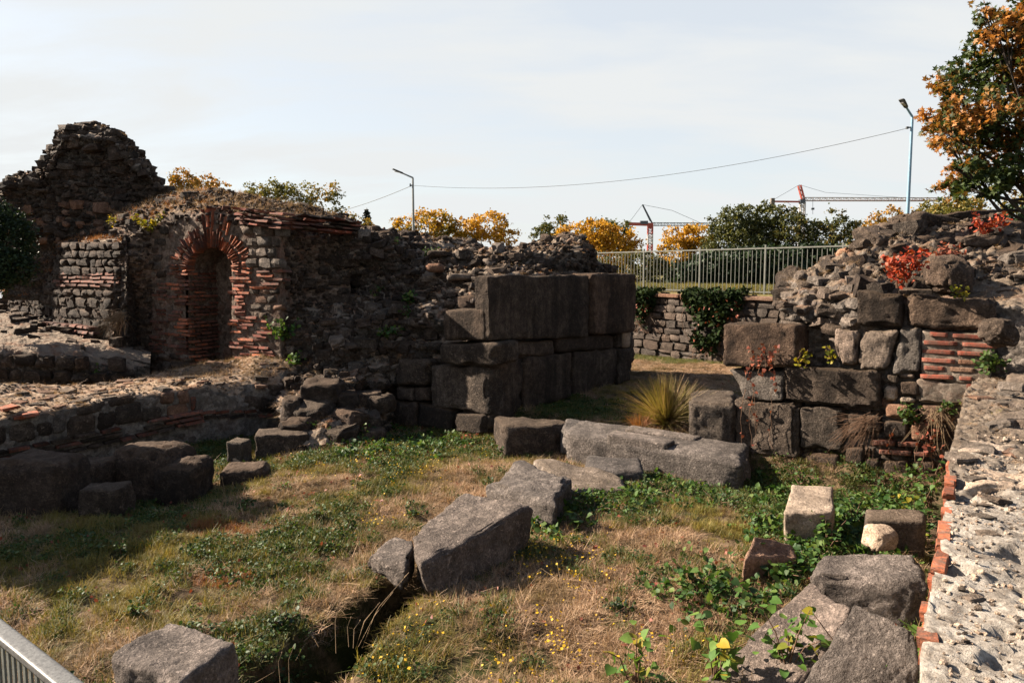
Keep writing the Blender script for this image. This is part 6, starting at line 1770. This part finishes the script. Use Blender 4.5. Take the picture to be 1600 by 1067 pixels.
def scatter(name, pts, scl, coll, k, parent=None, tilt=0.0, seed=0):
    if len(pts) == 0: return
    rs = np.random.RandomState(seed)
    me = bpy.data.meshes.new(name)
    me.vertices.add(len(pts)); me.vertices.foreach_set('co', np.asarray(pts, np.float32).ravel())
    a = me.attributes.new('rot', 'FLOAT_VECTOR', 'POINT')
    a.data.foreach_set('vector', np.stack([rs.normal(0, tilt, len(pts)), rs.normal(0, tilt, len(pts)), rs.uniform(0, 6.28, len(pts))], -1).astype(np.float32).ravel())
    a = me.attributes.new('scl', 'FLOAT', 'POINT'); a.data.foreach_set('value', np.asarray(scl, np.float32))
    a = me.attributes.new('idx', 'INT', 'POINT'); a.data.foreach_set('value', rs.randint(0, k, len(pts)).astype(np.int32))
    o = link(name, me, parent, kind='stuff')
    g = bpy.data.node_groups.new(name + '_nodes', 'GeometryNodeTree')
    g.interface.new_socket('Geometry', in_out='INPUT', socket_type='NodeSocketGeometry')
    g.interface.new_socket('Geometry', in_out='OUTPUT', socket_type='NodeSocketGeometry')
    N = g.nodes; i = N.new('NodeGroupInput'); q = N.new('NodeGroupOutput')
    ins = N.new('GeometryNodeInstanceOnPoints'); ci = N.new('GeometryNodeCollectionInfo')
    ci.inputs['Collection'].default_value = coll; ci.inputs['Separate Children'].default_value = True; ci.inputs['Reset Children'].default_value = True
    def at_(nm, ty):
        n = N.new('GeometryNodeInputNamedAttribute'); n.data_type = ty; n.inputs['Name'].default_value = nm; return n.outputs['Attribute']
    e2r = N.new('FunctionNodeEulerToRotation')
    g.links.new(at_('rot', 'FLOAT_VECTOR'), e2r.inputs[0])
    g.links.new(i.outputs[0], ins.inputs['Points']); g.links.new(ci.outputs[0], ins.inputs['Instance'])
    ins.inputs['Pick Instance'].default_value = True
    g.links.new(at_('idx', 'INT'), ins.inputs['Instance Index']); g.links.new(e2r.outputs[0], ins.inputs['Rotation'])
    g.links.new(at_('scl', 'FLOAT'), ins.inputs['Scale']); g.links.new(ins.outputs[0], q.inputs[0])
    md = o.modifiers.new('scatter', 'NODES'); md.node_group = g
    return o
C_straw = variants('straw', lambda j: blade_tuft(10 + j, 46, .060, .11, 2.2, .0027, 1.2), G_straw)
C_lean = variants('straw_upright', lambda j: blade_tuft(20 + j, 20, .12, .06, 1.0, .0022, .9), G_straw)
C_gold = variants('gold', lambda j: blade_tuft(30 + j, 44, .075, .08, 1.1, .0026, 1.1), G_gold)
C_green = variants('green', lambda j: blade_tuft(40 + j, 40, .080, .07, .9, .003, .9), G_green)
C_orange = variants('orange', lambda j: blade_tuft(50 + j, 40, .070, .08, 1.0, .0024, .9), G_orange)
C_weed = variants('weed', lambda j: leaf_tuft(60 + j, 34, .09, .026, .07), G_weed)
C_flower = variants('flower', lambda j: flower_tuft(70 + j, 5, .12, .10), M_flower, 4)
C_redleaf = variants('redleaf', lambda j: leaf_tuft(80 + j, 3, .14, .04, .03), L_rust, 4)
C_greenleaf = variants('greenleaf', lambda j: leaf_tuft(90 + j, 16, .13, .06, .12), L_vine)
# sites over the yard
rs = np.random.RandomState(100)
NS = 74000
xs, ys = rs.uniform(-9.5, 7.2, NS), rs.uniform(4.6, 19.5, NS)
dk = rs.rand(NS) < np.clip((11.0 / ys) ** 1.1, .25, 1)
xs, ys = xs[dk], ys[dk]
zs = ground_z(xs, ys)
P_ = np.stack([xs, ys, zs], -1)
pu, pv = px_of(P_)
vis = (pu > -60) & (pu < 1660) & (pv < 1120) & (trench(xs, ys) > -.45)
vis &= ~((pu > 1440) & (pv > 760))
P_, pu, pv = P_[vis], pu[vis], pv[vis]
def blob(lst):
    r = np.zeros(len(pu))
    for (x, y, rx, ry, a) in lst:
        r = np.maximum(r, a * np.exp(-(((pu - x) / rx) ** 2 + ((pv - y) / ry) ** 2)))
    return r
q = P_ * [1, 1, 0]
n1, n2, n3, n4 = fbm(q * .9, 4, 31), fbm(q * 2.3 + 5, 4, 32), fbm(q * 1.2 + 9, 4, 33), fbm(q * 2.0 + 3, 4, 34)
green = .16 + .9 * n1 + blob([(620, 740, 90, 45, .5), (700, 700, 90, 22, .6), (980, 790, 130, 34, .9), (1150, 770, 120, 36, .8), (860, 800, 60, 30, .6), (750, 1050, 200, 40, .5), (960, 1020, 160, 40, .5), (330, 1010, 60, 60, .4), (70, 850, 160, 40, .6), (560, 830, 120, 40, .2), (440, 1000, 70, 50, .5), (900, 890, 60, 40, .4), (1080, 680, 60, 20, .5), (870, 640, 90, 20, .6), (1300, 830, 130, 60, .9), (1180, 980, 90, 40, .6), (300, 700, 400, 60, .5)]) - blob([(1000, 880, 120, 55, .6), (620, 860, 60, 60, .3), (1040, 570, 100, 16, .5), (760, 960, 160, 36, .5), (560, 780, 90, 30, .2)])
gold = .42 + 1.0 * n3 + blob([(260, 850, 190, 40, .8), (110, 930, 160, 60, .75), (300, 920, 120, 40, .4), (640, 770, 120, 30, .2), (860, 900, 60, 50, .3), (380, 900, 90, 50, .2)]) - blob([(1000, 880, 140, 55, .4)])
orng = -.12 + .5 * n4 + blob([(335, 830, 55, 20, .8), (352, 905, 45, 12, 1.0), (1010, 665, 40, 12, .4)])
rr = rs.rand(len(P_))
n5 = fbm(q * 3.6 + 21, 3, 35); n6 = fbm(q * 6 + 2, 2, 36)
green = green + .35 * n6 + .25 * n5; gold = gold + .3 * n6
keepm = rs.rand(len(P_)) < np.clip(.72 + 1.1 * n5, .22, 1)
ty = np.where(orng > .42 * (.4 + rr), 3, np.where(green > .55 + .35 * (rr - .5), 2, np.where(gold > .52 + .4 * (rr - .5), 1, 0)))
sc = rs.uniform(.65, 1.35, len(P_))
for k, (nm, cc) in enumerate([('dry_straw_grass', C_straw), ('golden_grass', C_gold), ('green_grass', C_green), ('rusty_grass', C_orange)]):
    m = (ty == k) & (keepm | (k > 1))
    scatter(nm, P_[m], sc[m] * (1 + .5 * n5[m]), cc, 5, tilt=.15, seed=k)
m = (ty == 0) & (rs.rand(len(P_)) < .35); scatter('dry_grass_stalks', P_[m], sc[m], C_lean, 5, tilt=.25, seed=7)
m = (green > .55) & (rs.rand(len(P_)) < .22); scatter('low_weeds', P_[m], sc[m] * 1.1, C_weed, 5, tilt=.2, seed=8)
nc = 430
ci = rs.randint(0, len(P_), nc); cc_ = P_[ci][(pv[ci] > 690)]
pp = np.concatenate([c_ + np.stack([rs.normal(0, .07, 9), rs.normal(0, .07, 9), np.zeros(9)], -1) for c_ in cc_])
pp[:, 2] = ground_z(pp[:, 0], pp[:, 1]); hm = rs.rand(len(pp)) < .5
scatter('weed_clumps', pp[hm], rs.uniform(.5, 1.1, hm.sum()), C_weed, 5, tilt=.3, seed=51)
scatter('grass_clumps', pp[~hm], rs.uniform(.9, 1.8, (~hm).sum()), C_green, 5, tilt=.25, seed=52)
fl = blob([(890, 880, 60, 40, 1.0), (780, 1030, 190, 40, .8), (700, 960, 50, 20, .3), (600, 720, 110, 40, .35), (600, 810, 40, 20, .5), (650, 1040, 80, 30, .6), (980, 1010, 120, 40, .3)]) * (.4 + .6 * (n2 > 0))
m = rs.rand(len(P_)) < fl * .30; scatter('yellow_wildflowers', P_[m], sc[m], C_flower, 4, tilt=.2, seed=9)
lf = .02 + blob([(700, 690, 60, 20, .25), (1150, 950, 90, 40, .25), (1040, 880, 60, 20, .2), (470, 780, 120, 40, .08), (340, 1030, 40, 30, .3), (1240, 880, 60, 60, .2)])
m = rs.rand(len(P_)) < lf; scatter('fallen_red_leaves', P_[m], sc[m], C_redleaf, 4, tilt=.4, seed=10)
gl = blob([(1300, 845, 90, 60, .7), (1400, 800, 60, 60, .8), (1120, 930, 90, 30, .5), (1210, 920, 60, 30, .5), (1000, 780, 100, 24, .25), (650, 695, 60, 14, .3), (560, 700, 60, 20, .3), (860, 800, 50, 30, .3)])
m = rs.rand(len(P_)) < gl * .5; scatter('broad_leaf_ground_cover', P_[m], sc[m], C_greenleaf, 5, tilt=.2, seed=11)
# grass on the ground beyond the gate and on the terrace edge
N2 = 9000
sx, tx = rs.uniform(-6, 10, N2), rs.uniform(.5, 7, N2)
Pt = E0[None] + sx[:, None] * eb + tx[:, None] * (-PL_RET.n); Pt[:, 2] = TZ + .02 + .22 * np.exp(-((tx - 3.4) / 1.6) ** 2) * .6
m = rs.rand(N2) < .45
scatter('terrace_green_grass', Pt[m], rs.uniform(1, 2.2, m.sum()), C_green, 5, tilt=.2, seed=12)
scatter('terrace_dry_grass', Pt[~m], rs.uniform(1, 2.2, (~m).sum()), C_gold, 5, tilt=.2, seed=13)
N3 = 9000
xs, ys = rs.uniform(2, 9, N3), rs.uniform(17, 26.5, N3); zs = ground_z(xs, ys)
m = fbm(np.stack([xs, ys, ys * 0], -1) * .9, 3, 8) + .7 * sstep(23, 25.5, ys + .6 * (xs - 4)) > .35
scatter('gateway_green_grass', np.stack([xs, ys, zs], -1)[m], rs.uniform(.7, 1.4, m.sum()), C_green, 5, tilt=.2, seed=14)
scatter('gateway_dry_grass', np.stack([xs, ys, zs], -1)[~m], rs.uniform(.7, 1.4, (~m).sum()), C_straw, 5, tilt=.2, seed=15)
# straw and small plants on the wall tops
def top_sites(p, n, seed, pred):
    rs = np.random.RandomState(seed)
    ok = np.nonzero((p.N[:, 2] > .55) & pred(p.PX, p.PY))[0]
    return p.V[ok[rs.randint(0, len(ok), n)]] if len(ok) else np.zeros((0, 3))
for k, (p, n, c, nm, pr, s) in enumerate([
  (p_low, 1300, C_straw, 'wall_top_straw', lambda x, y: x > -80, (.35, .8)),
  (p_low, 500, C_lean, 'wall_top_dry_stalks', lambda x, y: (x > 230) & (y < 590), (.5, 1.1)),
  (p_mid, 1500, C_straw, 'rubble_straw', lambda x, y: y > 380, (.5, 1.1)),
  (p_mid, 420, C_orange, 'rubble_rusty_grass', lambda x, y: y > 380, (.5, 1.0)),
  (p_niche, 900, C_lean, 'ridge_dry_stalks', lambda x, y: y < 345, (.6, 1.5)),
  (p_niche, 260, C_orange, 'ridge_rusty_grass', lambda x, y: (y < 345) & (x < 330), (.6, 1.6)),
  (p_back, 1400, C_lean, 'ledge_dry_stalks', lambda x, y: y < 552, (.6, 1.6)),
  (p_seg, 300, C_orange, 'wall_rusty_grass', lambda x, y: x > 0, (.8, 1.8)),
  (p_tower, 500, C_orange, 'tower_rusty_grass', lambda x, y: (y > 360) , (.8, 1.8)),
  (p_tower, 160, C_lean, 'tower_dry_stalks', lambda x, y: (y < 340), (.6, 1.3)),
  (p_pr, 700, C_straw, 'pier_straw', lambda x, y: y < 470, (.4, .9))]):
    P = top_sites(p, n, 200 + k, pr)
    scatter(nm, P, np.random.RandomState(k).uniform(*s, len(P)), c, 5, tilt=.3, seed=20 + k)
rs = np.random.RandomState(77)
ok = (topg[:, 1] > 5.0); tg = topg[ok]; tg = tg[rs.randint(0, len(tg), 700)]
tg = tg[(rs.rand(len(tg)) < sstep(5, 8.5, tg[:, 1]) * .8 + .1)]
scatter('near_wall_straw', tg, rs.uniform(.25, .7, len(tg)), C_straw, 5, tilt=.3, seed=41)
mo = topg[(topg[:, 1] > 6.3) & (topg[:, 1] < 7.6) & (topg[:, 0] > 5.0)]
if len(mo): mo = mo[rs.randint(0, len(mo), 500)]; scatter('near_wall_moss', mo, rs.uniform(.15, .35, len(mo)), C_gold, 5, tilt=.3, seed=42)
# long bent stalks over the trench
t = thing('dry_stalks', 'long bent dry stalks leaning over the dark trench', 'dry stalks', atz(560, 1010, -.1))
tb = []
for (x0, y0, x1, y1) in [(560, 1010, 632, 902), (556, 1012, 590, 945), (552, 1012, 562, 970), (566, 1012, 610, 930), (525, 1020, 530, 940), (545, 1010, 548, 965), (438, 1067, 440, 1020), (452, 1067, 458, 1012)]:
    a = atz(x0, y0, -.12); b = at(x1, y1, a[1] + .1); m_ = (a + b) / 2 + [-.02, 0, .05]
    tb.append(tube([a, m_, b], [.003, .0025, .0015], 4)); tb.append(tube([b, b + (b - m_) * .18], [.006, .003], 5))
v, f = cat_mesh(tb); mk('stalks', v, f, M_twig, t)
# flowering stalk left
t = thing('dry_stalks', 'single forked stalk with pale seed heads at the edge of the left shadow', 'dry stalks', atz(352, 795, 0))
a = atz(354, 796, 0); tb = []
for (x1, y1) in [(340, 742), (347, 748), (364, 757)]:
    b = at(x1, y1, a[1]); tb.append(tube([a, (a + b) / 2 + [.01, 0, .03], b], [.004, .003, .002], 4)); tb.append(tube([b, b + [0, 0, .04]], [.008, .004], 5))
v, f = cat_mesh(tb); mk('stalks', v, f, M_twig, t)
# unseen block added outside the left edge to throw shade on the yard
t = thing('shade_block', 'tall dark block added out of view beyond the left edge to shade the yard', 'ruin', [-10.6, 9.6, 0])
c8 = box8(-12.4, -10.5, 8.8, 12.3, -.3, 4.9); c8[4:6, 2] = 3.7
v, f = hexstone(c8, 24, .2, .16, 1.2, 5, .8); mk('shade_block_body', v, f, M_dark, t)
